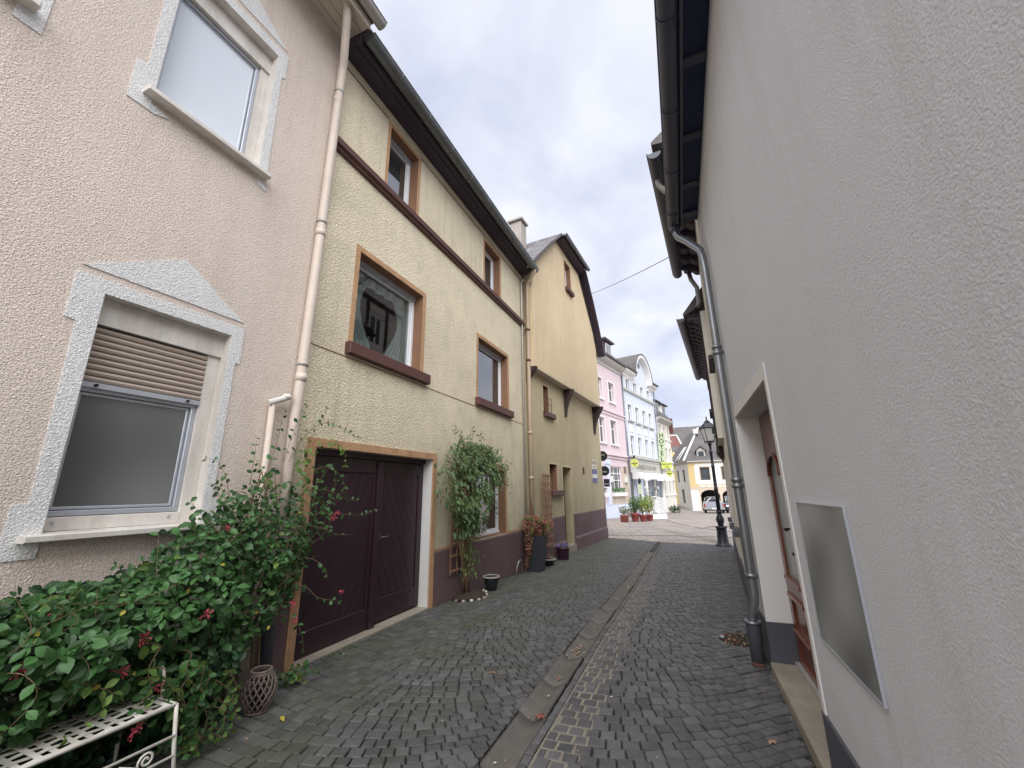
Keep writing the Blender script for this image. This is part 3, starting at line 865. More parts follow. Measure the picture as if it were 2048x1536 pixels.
# eaves and gutter
eb = MB()
for k in range(4):
    eb.box(FL, -7, 2.93, .004 + k * .118, .114 + k * .118, 7.44, 7.46)
build_split('soffit_board', eb, 'cream_soffit', pk)
build('eaves_fascia', MB().box(FL, -7, 2.93, .48, .50, 7.40, 7.62).box(FL, -7, 2.93, .0, .03, 7.40, 7.44), 'cream_soffit', pk)
build('roof', MB().uprism(FL, [(.56, 7.62), (-5, 11.4), (-5, 11.25), (.5, 7.52)], -7, 2.96), 'roof_slate', pk)
build('gutter', MB().half_gutter(FL, -7, 3.04, .585, 7.56, .075), 'pale_zinc', pk)
dp = build('downpipe', MB().tube([(-3.25, 2.62, 7.52), (-3.25, 2.64, 7.40), (-3.52, 2.90, 6.98), (-3.56, 2.925, 6.85), (-3.565, 2.90, 4.5), (-3.57, 2.868, 2.3), (-3.575, 2.865, .55)], .05, 14), 'cream_pipe', pk)
for z in (6.55, 4.62, 2.9, 1.2):
    yy = 2.925 - (6.85 - z) * .0125
    build('pipe_clamp', MB().tube([(-3.565, yy, z - .015), (-3.565, yy, z + .015)], .057, 14), 'pale_zinc', dp)
    build('pipe_joint', MB().tube([(-3.565, yy, z - .18), (-3.565, yy, z - .10)], .053, 14), 'cream_pipe', dp)
build('base_pipe', MB().tube([(-3.575, 2.865, .58), (-3.575, 2.865, .52), (-3.575, 2.865, -.05)], [.066, .060, .060], 14), 'charcoal', pk)
vp = build('vent_pipe', MB().tube([(-3.59, 2.66, 0), (-3.59, 2.62, 2.45)], .028, 10), 'cream_pipe', pk)
build('pipe_elbow', MB().tube([(-3.59, 2.58, 2.44), (-3.56, 2.70, 2.50), (-3.56, 2.76, 2.53)], .03, 8).lathe((-3.56, 2.74, 2.50), [(.02, 0), (.045, .01), (.05, .03), (.03, .055), (.005, .06)], 10), 'dirty_white', vp)

# =================================================================== YELLOW HOUSE WITH GARAGE GATE
yh = thing('house', 'yellow roughcast house with dark garage gate and brown moulding below its top windows', 'house', (-3.646, 6.0, 0))
gar = (3.21, 5.44, -.4, 2.09)
w_big = (3.60, 5.01, 3.375, 4.675); w_two = (6.93, 8.40, 3.37, 4.66)
w_t1 = (3.99, 4.71, 5.945, 7.10); w_t2 = (7.20, 8.00, 5.945, 7.07); w_g = (6.88, 8.22, .76, 2.03)
build('wall', MB().prism(FL, [(2.965, -.6), (3.21, -.6), (3.21, 2.09), (5.44, 2.09), (5.44, -.6), (9.42, -.6), (9.42, 7.36), (2.965, 7.36)], -.30, 0,
      [rect(*q) for q in (w_big, w_two, w_t1, w_t2, w_g)]), 'yellow_render', yh)
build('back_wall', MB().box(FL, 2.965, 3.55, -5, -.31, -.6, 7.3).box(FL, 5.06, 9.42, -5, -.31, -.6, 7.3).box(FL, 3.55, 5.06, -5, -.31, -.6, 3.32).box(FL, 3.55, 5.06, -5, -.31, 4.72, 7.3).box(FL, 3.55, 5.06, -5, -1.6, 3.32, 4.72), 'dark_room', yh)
for (u0, u1, z0, z1), nm in ((w_big, 0), (w_two, 1), (w_t1, 2), (w_t2, 3), (w_g, 4)):
    reveal_liner(yh, FL, u0, u1, z0, z1, .22, 'brown_reveal')
    surround(yh, FL, u0, u1, z0, z1, .075 if nm != 2 and nm != 3 else .06, 'orange_trim')
    if nm < 2:
        build('sill', MB().bbox(FL, u0 - .11, u1 + .17, -.16, .09, z0 - .145, z0 + .004, .008), 'brown_sill', yh)
    g = 'clear_glass' if nm == 0 else 'glass'
    wo_ = window(yh, FL, u0 + .008, u1 - .008, z0 + .01, z1 - .008, -.16, .055, 'pvc', g, depth=.06, mull=(.5,) if nm in (9,) else ())
    if nm < 3:
        bx('shutter_strip', FL, (u0 + .009, u1 - .009, -.158, -.13, z1 - .075, z1 - .009), 'alu', wo_)
    if nm in (0, 4):
        bx('drip_rail', FL, (u0 + .009, u1 - .009, -.158, -.14, z0 + .012, z0 + .05), 'pvc', wo_)
# curtains and flower pot behind the big window
def curtain(u0, u1, z0, z1, w, gather, nm='curtain'):
    mb = MB(); n = 34; P = []
    for j in range(9):
        t = j / 8
        wd = 1 - gather * math.sin(math.pi * min(1, t * 1.15)) if gather else 1
        for i in range(n + 1):
            s_ = i / n
            u = u0 + (u1 - u0) * s_ * wd
            P.append(FL.p(u, w + .025 * math.sin(s_ * 38 + t), z1 + (z0 - z1) * t))
    mb.add(P, [(j * (n + 1) + i, j * (n + 1) + i + 1, (j + 1) * (n + 1) + i + 1, (j + 1) * (n + 1) + i) for j in range(8) for i in range(n)], True)
    return build(nm, mb, 'curtain', yh, recalc=False)
curtain(3.68, 4.15, 3.44, 4.62, -.26, .5)
curtain(4.95, 4.45, 3.44, 4.62, -.26, .55)
curtain(3.68, 4.95, 4.42, 4.64, -.245, 0)
# inner shutter slats behind the lower right window
bl = build('blind', MB().box(FL, 6.98, 8.12, -.30, -.29, 1.96, 1.99), 'pvc', yh)
# belt moulding, thin string courses
build('belt_moulding', MB().uprism(FL, [(0, 5.79), (.045, 5.80), (.05, 5.83), (.085, 5.85), (.09, 5.93), (0, 5.94)], 2.975, 9.42), 'brown_sill', yh)
build('string_course', MB().uprism(FL, [(0, 3.19), (.007, 3.193), (.007, 3.200), (0, 3.203)], 2.97, 9.42), 'brown_reveal', yh)
build('string_course', MB().uprism(FL, [(0, 7.165), (.008, 7.168), (.008, 7.180), (0, 7.183)], 2.97, 3.92), 'brown_sill', yh)
build('string_course', MB().uprism(FL, [(0, 7.165), (.008, 7.168), (.008, 7.180), (0, 7.183)], 4.78, 9.42), 'brown_sill', yh)
# plinth
build('plinth', MB().uprism(FL, [(0, -.6), (.022, -.6), (.022, .715), (.008, .735), (0, .735)], 5.53, 9.42), 'plinth', yh)
build('plinth', MB().uprism(FL, [(0, -.6), (.022, -.6), (.022, .715), (0, .735)], 2.975, 3.10), 'plinth', yh)
build_split('plinth_line', MB().box(FL, 5.53, 6.80, 0, .006, .738, .775).box(FL, 8.30, 9.42, 0, .006, .738, .775), 'orange_trim', yh)
# garage: surround, white jamb, two leaves of diagonal boards
build('gate_surround', MB().prism(FL, [(3.11, -.1), (3.11, 2.18), (5.53, 2.18), (5.53, -.12), (5.44, -.12), (5.44, 2.09), (3.21, 2.09), (3.21, -.1)], -.002, .024), 'orange_trim', yh)
bx('white_jamb', FL, (5.432, 5.440, -.26, -.001, .0, 2.089), 'white_paint', yh)
bx('gate_threshold', FL, (3.22, 5.43, -.4, .03, -.3, .012), 'step_stone', yh)
gd = -.15
bx('gate_frame', FL, (3.212, 5.43, gd - .06, gd + .03, 2.02, 2.088), 'gate', yh)
def gate_leaf(u0, u1, z0, z1, wf_, direction):
    st = .11
    mb = MB()
    mb.bbox(FL, u0, u0 + st, wf_ - .05, wf_, z0, z1, .006); mb.bbox(FL, u1 - st, u1, wf_ - .05, wf_, z0, z1, .006)
    mb.bbox(FL, u0 + st, u1 - st, wf_ - .05, wf_, z0, z0 + .27, .006); mb.bbox(FL, u0 + st, u1 - st, wf_ - .05, wf_, z1 - .17, z1, .006)
    lf = build('gate_leaf', mb, 'gate', yh)
    a, b_, c, d = u0 + st + .001, u1 - st - .001, z0 + .271, z1 - .171
    slope = 2.1 * direction
    hw = .135 * math.sqrt(1 + slope * slope) / abs(slope)     # horizontal width of one board
    k = -22
    while k < 22:
        x0 = a + k * hw
        # strip between lines u = x0 + (z-c)/slope and x0+hw
        poly = [(x0 + .004 + (c - c) / slope, c), (x0 + hw - .004, c), (x0 + hw - .004 + (d - c) / slope, d), (x0 + .004 + (d - c) / slope, d)]
        def clip(P, inside, inter):
            out = []
            for i in range(len(P)):
                p, q = P[i], P[(i + 1) % len(P)]
                if inside(p):
                    out.append(p)
                    if not inside(q): out.append(inter(p, q))
                elif inside(q): out.append(inter(p, q))
            return out
        iu = lambda U_: (lambda p, q: (U_, p[1] + (q[1] - p[1]) * (U_ - p[0]) / (q[0] - p[0])))
        poly = clip(poly, lambda p: p[0] >= a, iu(a)) if poly else poly
        poly = clip(poly, lambda p: p[0] <= b_, iu(b_)) if poly else poly
        if len(poly) >= 3:
            ar = abs(sum(poly[i][0] * poly[(i + 1) % len(poly)][1] - poly[(i + 1) % len(poly)][0] * poly[i][1] for i in range(len(poly)))) / 2
            if ar > .0006:
                cx = sum(p[0] for p in poly) / len(poly); cz = sum(p[1] for p in poly) / len(poly)
                ins = [(cx + (p[0] - cx) * (1 - .004 / max(.02, abs(p[0] - cx) + .01)), p[1]) for p in poly]
                n = len(poly)
                P = [FL.p(p[0], wf_ - .045, p[1]) for p in poly] + [FL.p(p[0], wf_ - .022, p[1]) for p in poly] + [FL.p(p[0], wf_ - .016, p[1]) for p in ins]
                m2 = MB(); f = [tuple(range(2 * n, 3 * n)), tuple(reversed(range(n)))]
                for i in range(n):
                    j = (i + 1) % n
                    f += [(i, j, j + n, i + n), (i + n, j + n, j + 2 * n, i + 2 * n)]
                m2.add(P, f)
                build('board', m2, 'gate', lf)
        k += 1
    return lf
l1 = gate_leaf(3.225, 4.40, -.02, 2.015, gd + .03, 1)
l2 = gate_leaf(4.405, 5.425, .035, 2.015, gd, -1)
build('cover_strip', MB().bbox(FL, 4.345, 4.455, gd + .031, gd + .055, -.02, 2.0, .006), 'gate', l1)
build('handle', MB().tube([FL.p(4.52, gd + .045, 1.045), FL.p(4.62, gd + .05, 1.047)], .006, 8).tube([FL.p(4.52, gd, 1.045), FL.p(4.52, gd + .045, 1.045)], .007, 8).box(FL, 4.505, 4.53, gd, gd + .006, 1.02, 1.07), 'dark_zinc', l2)
# eaves
build('soffit', MB().box(FL, 2.97, 9.42, .002, .20, 7.33, 7.352).box(FL, 2.97, 9.42, .216, .294, 7.352, 7.374), 'dark_soffit', yh)
build('eaves_board', MB().box(FL, 2.97, 9.42, .20, .215, 7.325, 7.351).box(FL, 2.97, 9.42, .295, .310, 7.375, 7.52), 'dark_soffit', yh)
build('roof', MB().uprism(FL, [(.44, 7.50), (.44, 7.53), (-5, 11.9), (-5, 11.7), (.29, 7.41)], 2.97, 9.44), 'roof_slate', yh)
build('verge_block', MB().box(FL, 2.93, 2.965, -.2, .34, 7.3, 7.62), 'dark_soffit', yh)
build('gutter', MB().half_gutter(FL, 3.0, 9.47, .408, 7.435, .094), 'dark_zinc', yh)
gb = MB()
for u in fr_range(3.6, 9.2, .7):
    pts = [FL.p(u, .408 + .100 * math.cos(math.pi + math.pi * k / 8), 7.435 + .100 * math.sin(math.pi + math.pi * k / 8)) for k in range(9)]
    gb.tube(pts, .007, 5)
build_split('gutter_bracket', gb, 'dark_zinc', yh)
dp = build('downpipe', MB().tube([(-3.22, 9.33, 7.39), (-3.23, 9.34, 7.30), (-3.47, 9.50, 7.12), (-3.52, 9.53, 6.98), (-3.53, 9.53, 4.0), (-3.53, 9.54, -.15)], .05, 12), 'beige_pipe', yh)
for z in (5.75, 4.9, 3.0, 1.9):
    build('pipe_clamp', MB().tube([(-3.53, 9.53, z - .03), (-3.53, 9.53, z + .03)], .062, 12), 'rust' if z > 4.5 else 'beige_pipe', dp)
build('cable_pipe', MB().tube([(-3.60, 9.30, -.1), (-3.60, 9.30, 7.05), (-3.58, 9.34, 7.16), (-3.56, 9.40, 7.14)], .024, 10), 'pale_zinc', yh)

# =================================================================== GABLED YELLOW HOUSE
gh = thing('house', 'tall yellow gabled house with jettied upper floor on dark brackets and half hipped slate roof', 'house', (-3.62, 9.45, 0))
FB = Fr(-3.62, 9.45, 3.3)
FJ = Fr(-3.40, 9.60, 4.3)
hw1 = (1.24, 1.66, 3.75, 4.52); hw2 = (1.53, 2.13, 1.60, 2.32)
build('wall', MB().prism(FB, [(.0, -.7), (2.62, -.7), (2.62, 2.285), (3.44, 2.285), (3.44, -.7), (7.36, -.7), (7.36, 4.86), (.0, 4.86)], -.35, 0, [rect(*hw1), rect(*hw2)]), 'lower_yellow', gh)
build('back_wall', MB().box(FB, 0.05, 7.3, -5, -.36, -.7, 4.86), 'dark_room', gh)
for q in (hw1, hw2):
    reveal_liner(gh, FB, *q, .24, 'brown_reveal')
    surround(gh, FB, *q, .05, 'smooth_yellow')
    build('sill', MB().bbox(FB, q[0] - .02, q[1] + .34, -.1, .10, q[2] - .14, q[2] + .003, .01), 'brown_sill', gh)
    bx('shutter', FB, (q[0] + .006, q[1] - .006, -.22, -.19, q[2] + .006, q[3] - .006), 'brown_sill', gh)
cg = MB()
for z in (3.98, 4.16):
    cg.tube([FB.p(1.18, .05, z), FB.p(1.78, .07, z)], .008, 6)
for u in (1.2, 1.5, 1.76):
    cg.tube([FB.p(u, .05, 3.72), FB.p(u, .05, 4.2)], .006, 6)
build('flower_guard', cg, 'rust', gh)
reveal_liner(gh, FB, 2.62, 3.44, -.2, 2.285, .34, 'lower_yellow', bottom=False)
surround(gh, FB, 2.62, 3.44, .9, 2.285, .045, 'smooth_yellow', name='door_surround')
dr = build('door', MB().bbox(FB, 2.63, 3.43, -.30, -.25, .05, 2.275), 'dark_timber', gh)
bx('door_panel', FB, (2.74, 3.32, -.249, -.235, .25, 1.0), 'dark_timber', dr); bx('door_panel', FB, (2.74, 3.32, -.249, -.235, 1.15, 2.1), 'glass', dr)
bx('door_step', FB, (2.64, 3.42, -.33, .07, -.5, .035), 'step_stone', gh)
for (a, c) in ((0.02, 2.58), (3.48, 7.36)):
    build('plinth', MB().uprism(FB, [(0, -.7), (.075, -.7), (.075, .17), (.025, .23), (.025, .86), (.012, .885), (0, .885)], a, c + (.03 if c > 7 else 0)), 'plinth', gh)
# upper floor, jettied
jp = [(0, 4.76), (6.34, 4.80), (6.26, 7.14), (5.95, 7.78), (4.80, 9.09), (4.40, 9.62), (2.15, 9.72), (1.08, 8.85), (.22, 8.14), (0, 7.92)]
jw = (2.86, 3.40, 8.36, 9.36)
build('upper_wall', MB().prism(FJ, jp, -.3, 0, [rect(*jw)]), 'smooth_yellow', gh)
build('upper_side_wall', MB().prism(FJ, [(.0, 4.76), (6.34, 4.8), (6.26, 7.14), (5.95, 7.78), (4.80, 8.95), (4.40, 9.45), (2.15, 9.55), (1.08, 8.65), (.22, 7.9), (0, 7.7)], -5, -.31), 'lower_yellow', gh)
reveal_liner(gh, FJ, *jw, .2, 'brown_reveal')
window(gh, FJ, jw[0] + .006, jw[1] - .006, jw[2] + .01, jw[3] - .006, -.14, .06, 'pvc', 'glass')
surround(gh, FJ, *jw, .05, 'brown_reveal')
build('sill', MB().bbox(FJ, jw[0] - .06, jw[1] + .08, -.1, .12, jw[2] - .13, jw[2] + .002, .01), 'brown_sill', gh)
build('jetty_soffit', MB().prism(FJ, [(.005, 4.735), (6.33, 4.775), (6.33, 4.797), (.005, 4.757)], -.8, -.002), 'cream_soffit', gh)
def bracket(Fx, u, zt, h, d, w0=0.0, th=.14):
    pts = [(w0, zt), (w0 + d, zt)]
    for k in range(1, 9):
        t = k / 9
        pts.append((w0 + .05 + (d - .05) * (1 - t) ** 2, zt - .06 - (h - .06) * t))
    pts += [(w0 + .04, zt - h), (w0, zt - h)]
    return build('bracket', MB().uprism(Fx, pts, u - th / 2, u + th / 2), 'dark_timber', gh)
bracket(FB, .20, 4.745, .42, .27); bracket(FB, 3.12, 4.755, .88, .33); bracket(FB, 6.55, 4.775, 1.05, .42, th=.2)
# slate roof: curved left slope, half hip in front, steep right slope, with real overhang
prof = [(-.42, 7.54), (.15, 8.14), (1.05, 9.0), (2.02, 9.88), (3.25, 10.6)]
profR = [(6.62, 7.0), (6.10, 7.95), (5.45, 8.9), (4.62, 9.90), (3.25, 10.6)]
rf = thing('slate_roof', None, None, gh.location) if False else None
rm = MB()
OV = .26
def slab(pts_front, pts_back, th=.07):
    n = len(pts_front)
    P = pts_front + pts_back + [p - Vector((0, 0, th)) for p in pts_front] + [p - Vector((0, 0, th)) for p in pts_back]
    f = []
    for i in range(n - 1):
        f += [(i, i + 1, n + i + 1, n + i), (2 * n + i, 3 * n + i, 3 * n + i + 1, 2 * n + i + 1), (i, 2 * n + i, 2 * n + i + 1, i + 1), (n + i, n + i + 1, 3 * n + i + 1, 3 * n + i)]
    f += [(0, n, 3 * n, 2 * n), (n - 1, 3 * n - 1, 4 * n - 1, 2 * n - 1)]
    rm.add(P, f)
def rowp(pr, w): return [FJ.p(u, w, z) for u, z in pr]
# front edge of the last profile segment retreats with the hip
fl = rowp(prof[:4], OV) + [FJ.p(3.25, -.7, 10.6)]
slab(fl, rowp(prof, -5))
frr = rowp(profR[:4], OV) + [FJ.p(3.25, -.7, 10.6)]
slab(frr, rowp(profR, -5))
build('roof', rm, 'roof_slate', gh)
hm = MB(); 
A_, B_, C_ = FJ.p(2.02, OV + .06, 9.84), FJ.p(4.62, OV + .06, 9.86), FJ.p(3.25, -.7, 10.62)
hm.add([A_, B_, C_, A_ - Vector((0, 0, .07)), B_ - Vector((0, 0, .07)), C_ - Vector((0, 0, .07))], [(0, 1, 2), (5, 4, 3), (0, 3, 4, 1), (1, 4, 5, 2), (2, 5, 3, 0)])
build('hip_roof', hm, 'roof_slate', gh)
# boxed dark verge along both rakes and under the hip
def verge(pr, name='verge_board'):
    mb = MB(); n = len(pr); P = []
    for (u, z) in pr:
        P += [FJ.p(u, .003, z - .10), FJ.p(u, OV - .004, z - .10), FJ.p(u, OV - .004, z - .071), FJ.p(u, .003, z - .071)]
    f = []
    for i in range(n - 1):
        for k in range(4):
            f.append((i * 4 + k, i * 4 + (k + 1) % 4, (i + 1) * 4 + (k + 1) % 4, (i + 1) * 4 + k))
    f += [(0, 1, 2, 3), (n * 4 - 4, n * 4 - 1, n * 4 - 2, n * 4 - 3)]
    mb.add(P, f)
    return build(name, mb, 'dark_soffit', gh)
verge(prof[:4]); verge(profR[:4])
build('hip_soffit', MB().box(FJ, 2.08, 4.56, .004, OV + .03, 9.70, 9.72), 'dark_soffit', gh)
build('hip_gutter', MB().half_gutter(FJ, 2.02, 4.66, OV + .10, 9.84, .06), 'dark_zinc', gh)
build('eaves_gutter', MB().tube([FJ.p(-.46, OV, 7.42), FJ.p(-.46, -2.0, 7.42)], .06, 10), 'pale_zinc', gh)
# slates that can be told apart on the left slope, joined (hundreds)
sm_ = MB()
for si in range(3):
    (ua, za_), (ub, zb) = prof[si], prof[si + 1]
    L_ = math.hypot(ub - ua, zb - za_); nrow = int(L_ / .16)
    nrm = Vector((-(zb - za_), 0, (ub - ua))).normalized()
    for r in range(nrow):
        t0, t1 = r / nrow, (r + 1.25) / nrow
        wv = OV
        while wv > -3.2:
            wd = random.uniform(.16, .24); li = random.uniform(.008, .018)
            q = []
            for (t, h) in ((t0, li), (min(1.02, t1), .004)):
                for ww in (wv, wv - wd + .008):
                    u = ua + (ub - ua) * t; z = za_ + (zb - za_) * t
                    pnt = FJ.p(u, ww, z) + (FJ.U * nrm.x + Vector((0, 0, nrm.z))) * (h + .006)
                    q.append(pnt)
            P = q + [p - Vector((0, 0, .012)) for p in q]
            sm_.add(P, [(0, 1, 3, 2), (4, 6, 7, 5), (0, 4, 5, 1), (1, 5, 7, 3), (2, 3, 7, 6), (0, 2, 6, 4)])
            wv -= wd
build('slates', sm_, 'slate', gh, kind='stuff')
ch = build('chimney', MB().box(FJ, .78, 1.16, -1.05, -.66, 8.3, 9.86), 'chimney', gh)
build('chimney_cap', MB().box(FJ, .72, 1.22, -1.11, -.60, 9.93, 9.99).box(FJ, .80, .84, -1.03, -.68, 9.861, 9.929).box(FJ, 1.10, 1.14, -1.03, -.68, 9.861, 9.929), 'chimney', ch)
build('flashing', MB().box(FJ, .74, 1.2, -1.09, -.62, 8.62, 8.76), 'pale_zinc', ch)
# small things fixed on it
build('junction_box', MB().bbox(FB, .18, .26, .0, .05, 2.28, 2.62), 'sign_black', gh)
build('doorbell', MB().bbox(FB, 4.70, 4.82, .0, .03, 2.14, 2.36), 'rust', gh)

# wall signs at the far corner of the gabled house
ws = thing('street_sign', 'stack of small blue and white plates on the corner of the gabled yellow house', 'wall sign', FB.p(6.2, .03, 2.3))
build('plate', MB().bbox(FB, 6.02, 6.46, .0, .02, 2.60, 2.70), 'plate_white', ws)
for z, mm_ in ((2.44, 'plate_white'), (2.24, 'sign_blue'), (2.10, 'plate_white'), (1.94, 'sign_blue')):
    build('plate', MB().bbox(FB, 5.92, 6.50, .0, .02, z - .075, z + .075, .003), mm_, ws)
build_split('plate_text', MB().box(FB, 6.0, 6.42, .021, .024, 2.42, 2.46).box(FB, 6.02, 6.4, .021, .024, 2.63, 2.67), 'text_grey', ws)
# traffic sign pole: two round signs and one plate seen from behind
tp = thing('traffic_sign', 'pole at the corner of the gabled yellow house with two round signs seen from behind', 'traffic sign', (-3.17, 17.0, -.2))
build('pole', MB().tube([(-3.20, 17.0, -.25), (-3.22, 17.0, 1.4), (-3.36, 17.0, 3.95)], .035, 10), 'pale_zinc', tp)
for z, xx in ((2.94, -3.19), (2.34, -3.14)):
    build('sign_disc', MB().tube([(xx, 17.07, z), (xx, 17.05, z)], .205 if z > 2.5 else .195, 28, smooth=False), 'sign_black', tp)
bx('sign_plate', W, (-3.2, -2.97, 17.05, 17.07, 1.72, 2.02), 'sign_black', tp)
build('sign_clamp', MB().box(W, -3.34, -3.1, 17.0, 17.05, 2.96, 3.0).box(W, -3.32, -3.05, 17.0, 17.05, 2.28, 2.32).box(W, -3.3, -3.0, 17.0, 17.05, 1.8, 1.84), 'pale_zinc', tp)

# =================================================================== WHITE-GREY HOUSE (right, nearest)
FR = Fr(.508, 4.96, -.95, -1)
rh = thing('house', 'plain light grey rendered house with brown door recess, nearest on the right', 'house', (.6, 3.0, 0))
DU0, DU1 = -1.885, -.215
build('wall', MB().prism(FR, [(-9, -.4), (DU0, -.4), (DU0, 2.30), (DU1, 2.30), (DU1, -.4), (.52, -.4), (.52, 5.20), (-9, 5.20)], -.28, 0), 'grey_render', rh)
build('back_wall', MB().box(FR, -9, .5, -6, -.29, -.4, 5.2), 'grey_render', rh)
build('door_surround', MB().prism(FR, [(DU0 - .055, .41), (DU0 - .055, 2.405), (DU1 + .03, 2.405), (DU1 + .03, .41), (DU1, .41), (DU1, 2.30), (DU0, 2.30), (DU0, .41)], -.002, .008), 'white_paint', rh)
reveal_liner(rh, FR, DU0, DU1, .412, 2.30, .275, 'white_paint', bottom=False)
build('plinth', MB().uprism(FR, [(0, -.4), (.012, -.4), (.012, .40), (0, .41)], -9, DU0 - .002), 'charcoal', rh)
build('plinth', MB().uprism(FR, [(0, -.4), (.012, -.4), (.012, .40), (0, .41)], DU1 + .002, .52), 'charcoal', rh)
build_split('reveal_plinth', MB().box(FR, DU1 - .012, DU1 - .0005, -.275, .010, -.1, .41).box(FR, DU0 + .0005, DU0 + .012, -.275, .010, -.1, .41), 'charcoal', rh)
build('door_step', MB().bbox(FR, DU0 + .014, DU1 - .0135, -.27, .028, -.2, .085, .01), 'step_stone', rh)
# door leaf with arched light, side part with the same panels
dw = -.20
door = build('door', MB().prism(FR, [(-1.16, .115), (-.235, .115), (-.235, 2.27), (-1.16, 2.27)], dw - .04, dw,
             [[(-.80, .84), (-.335, .84), (-.335, 1.72)] + [(-.5675 + .2325 * math.cos(math.pi * k / 10), 1.72 + .17 * math.sin(math.pi * k / 10)) for k in range(1, 10)] + [(-.80, 1.72)],
              rect(-.80, -.335, .42, .655), rect(-.80, -.335, .17, .36)]), 'wood_door', rh)
bx('glass_light', FR, (-.80, -.335, dw - .03, dw - .02, .83, 1.92), 'frost_glass_door', door)
bx('panel', FR, (-.80, -.335, dw - .035, dw - .018, .41, .66), 'wood_door', door); bx('panel', FR, (-.80, -.335, dw - .035, dw - .018, .16, .37), 'wood_door', door)
mm2 = MB()
for (z0, z1) in ((.80, .835), (.66, .695), (.368, .40)):
    mm2.bbox(FR, -.84, -.30, dw, dw + .022, z0, z1, .006)
build_split('moulding', mm2, 'wood_door', door)
mm3 = MB(); pts = [(-.335, 1.70)] + [(-.5675 + .2325 * math.cos(math.pi * k / 10), 1.72 + .17 * math.sin(math.pi * k / 10)) for k in range(11)] + [(-.80, 1.70)]
mm3.tube([FR.p(u, dw + .008, z) for u, z in pts], .014, 6)
build('arch_moulding', mm3, 'wood_door', door)
build('handle', MB().tube([FR.p(-.86, dw, 1.27), FR.p(-.86, dw + .06, 1.27), FR.p(-.97, dw + .06, 1.27)], .009, 8).box(FR, -.885, -.835, dw, dw + .006, 1.06, 1.33).tube([FR.p(-.86, dw, 1.08), FR.p(-.86, dw + .03, 1.08)], .012, 8), 'sign_black', door)
bx('weather_bar', FR, (-1.16, -.232, dw - .02, dw + .035, .087, .114), 'pale_zinc', door)
side = build('side_door_leaf', MB().prism(FR, [(DU0 + .01, .115), (-1.165, .115), (-1.165, 2.27), (DU0 + .01, 2.27)], dw - .04, dw - .004, [rect(-1.76, -1.29, .84, 1.85), rect(-1.76, -1.29, .2, .66)]), 'wood_door', rh)
bx('glass_light', FR, (-1.77, -1.28, dw - .03, dw - .02, .83, 1.86), 'frost_glass_door', side); bx('panel', FR, (-1.77, -1.28, dw - .035, dw - .018, .19, .67), 'wood_door', side)
# display case on the wall
cs = thing('display_case', 'flat grey display case fixed on the light grey house wall beside the brown door', 'display case', FR.p(-2.5, .02, 1.2))
build('case_frame', MB().prism(FR, [(-2.90, .838), (-2.155, .838), (-2.155, 1.522), (-2.90, 1.522)], .001, .012, [rect(-2.894, -2.161, .844, 1.516)]), 'alu', cs)
bx('front_panel', FR, (-2.8945, -2.1605, .001, .009, .8435, 1.5165), 'case_grey', cs)
# eaves: dark boxed soffit, gutter, downpipe
build('soffit', MB().box(FR, -9, .50, .001, .20, 5.17, 5.19), 'navy_soffit', rh)
build('eaves_fascia', MB().box(FR, -9, .50, .20, .225, 5.06, 5.24), 'dark_gutter', rh)
sb = MB()
for u in (-1.9, -1.05, -.30, .28):
    sb.box(FR, u - .02, u + .07, .004, .198, 5.145, 5.169)
build_split('soffit_strap', sb, 'dark_gutter', rh)
build('roof', MB().uprism(FR, [(.33, 5.22), (.33, 5.26), (-6, 9.6), (-6, 9.4), (.2, 5.2)], -9, .52), 'roof_slate', rh)
build('gutter', MB().half_gutter(FR, -9, .50, .302, 5.13, .082), 'dark_gutter', rh)
gb = MB()
for u in (-3.2, -2.35, -1.5, -.68, .1, .47):
    gb.tube([FR.p(u, .302 + .089 * math.cos(math.pi + math.pi * k / 10), 5.13 + .089 * math.sin(math.pi + math.pi * k / 10)) for k in range(11)], .006, 5)
build_split('gutter_bracket', gb, 'dark_gutter', rh)
def pp(u, w, z): return FR.p(u, w, z)
dp = build('downpipe', MB().tube([pp(.40, .30, 5.06), pp(.39, .30, 4.96), pp(.36, .28, 4.88), pp(.26, .20, 4.74), pp(.08, .11, 4.52), pp(-.02, .075, 4.40), pp(-.07, .066, 4.26), pp(-.085, .064, 4.1), pp(-.12, .064, 2.2), pp(-.12, .064, .62), pp(-.118, .072, .54), pp(-.085, .10, .43), pp(-.08, .105, .34)], .043, 16), 'zinc', rh)
for z in (3.05, 1.62, .78):
    u_ = -.085 - .035 * min(1, (4.1 - z) / 1.9)
    build('pipe_clamp', MB().tube([pp(u_, .064, z - .02), pp(u_, .064, z + .02)], .056, 16).tube([pp(u_, 0, z), pp(u_, .06, z)], .006, 6), 'zinc', dp)
build_split('pipe_joint', MB().tube([pp(-.12, .064, 1.66), pp(-.12, .064, 1.70)], .054, 16).tube([pp(-.105, .064, 3.1), pp(-.104, .064, 3.14)], .053, 16), 'zinc', dp)
build('pipe_collar', MB().tube([pp(.40, .30, 5.06), pp(.40, .30, 4.98)], [.075, .056], 14), 'dark_gutter', dp)
bp = build('base_pipe', MB().tube([pp(-.08, .105, .36), pp(-.08, .105, .33), pp(-.08, .105, .20), pp(-.08, .105, .19), pp(-.08, .105, -.1)], [.070, .064, .064, .058, .058], 16), 'charcoal', rh)
build('pipe_lip', MB().tube([pp(-.08, .105, .35), pp(-.08, .105, .375)], .072, 16), 'zinc', bp)
build('rust_band', MB().tube([pp(-.08, .105, -.02), pp(-.08, .105, .03)], .0595, 16), 'rust', bp)

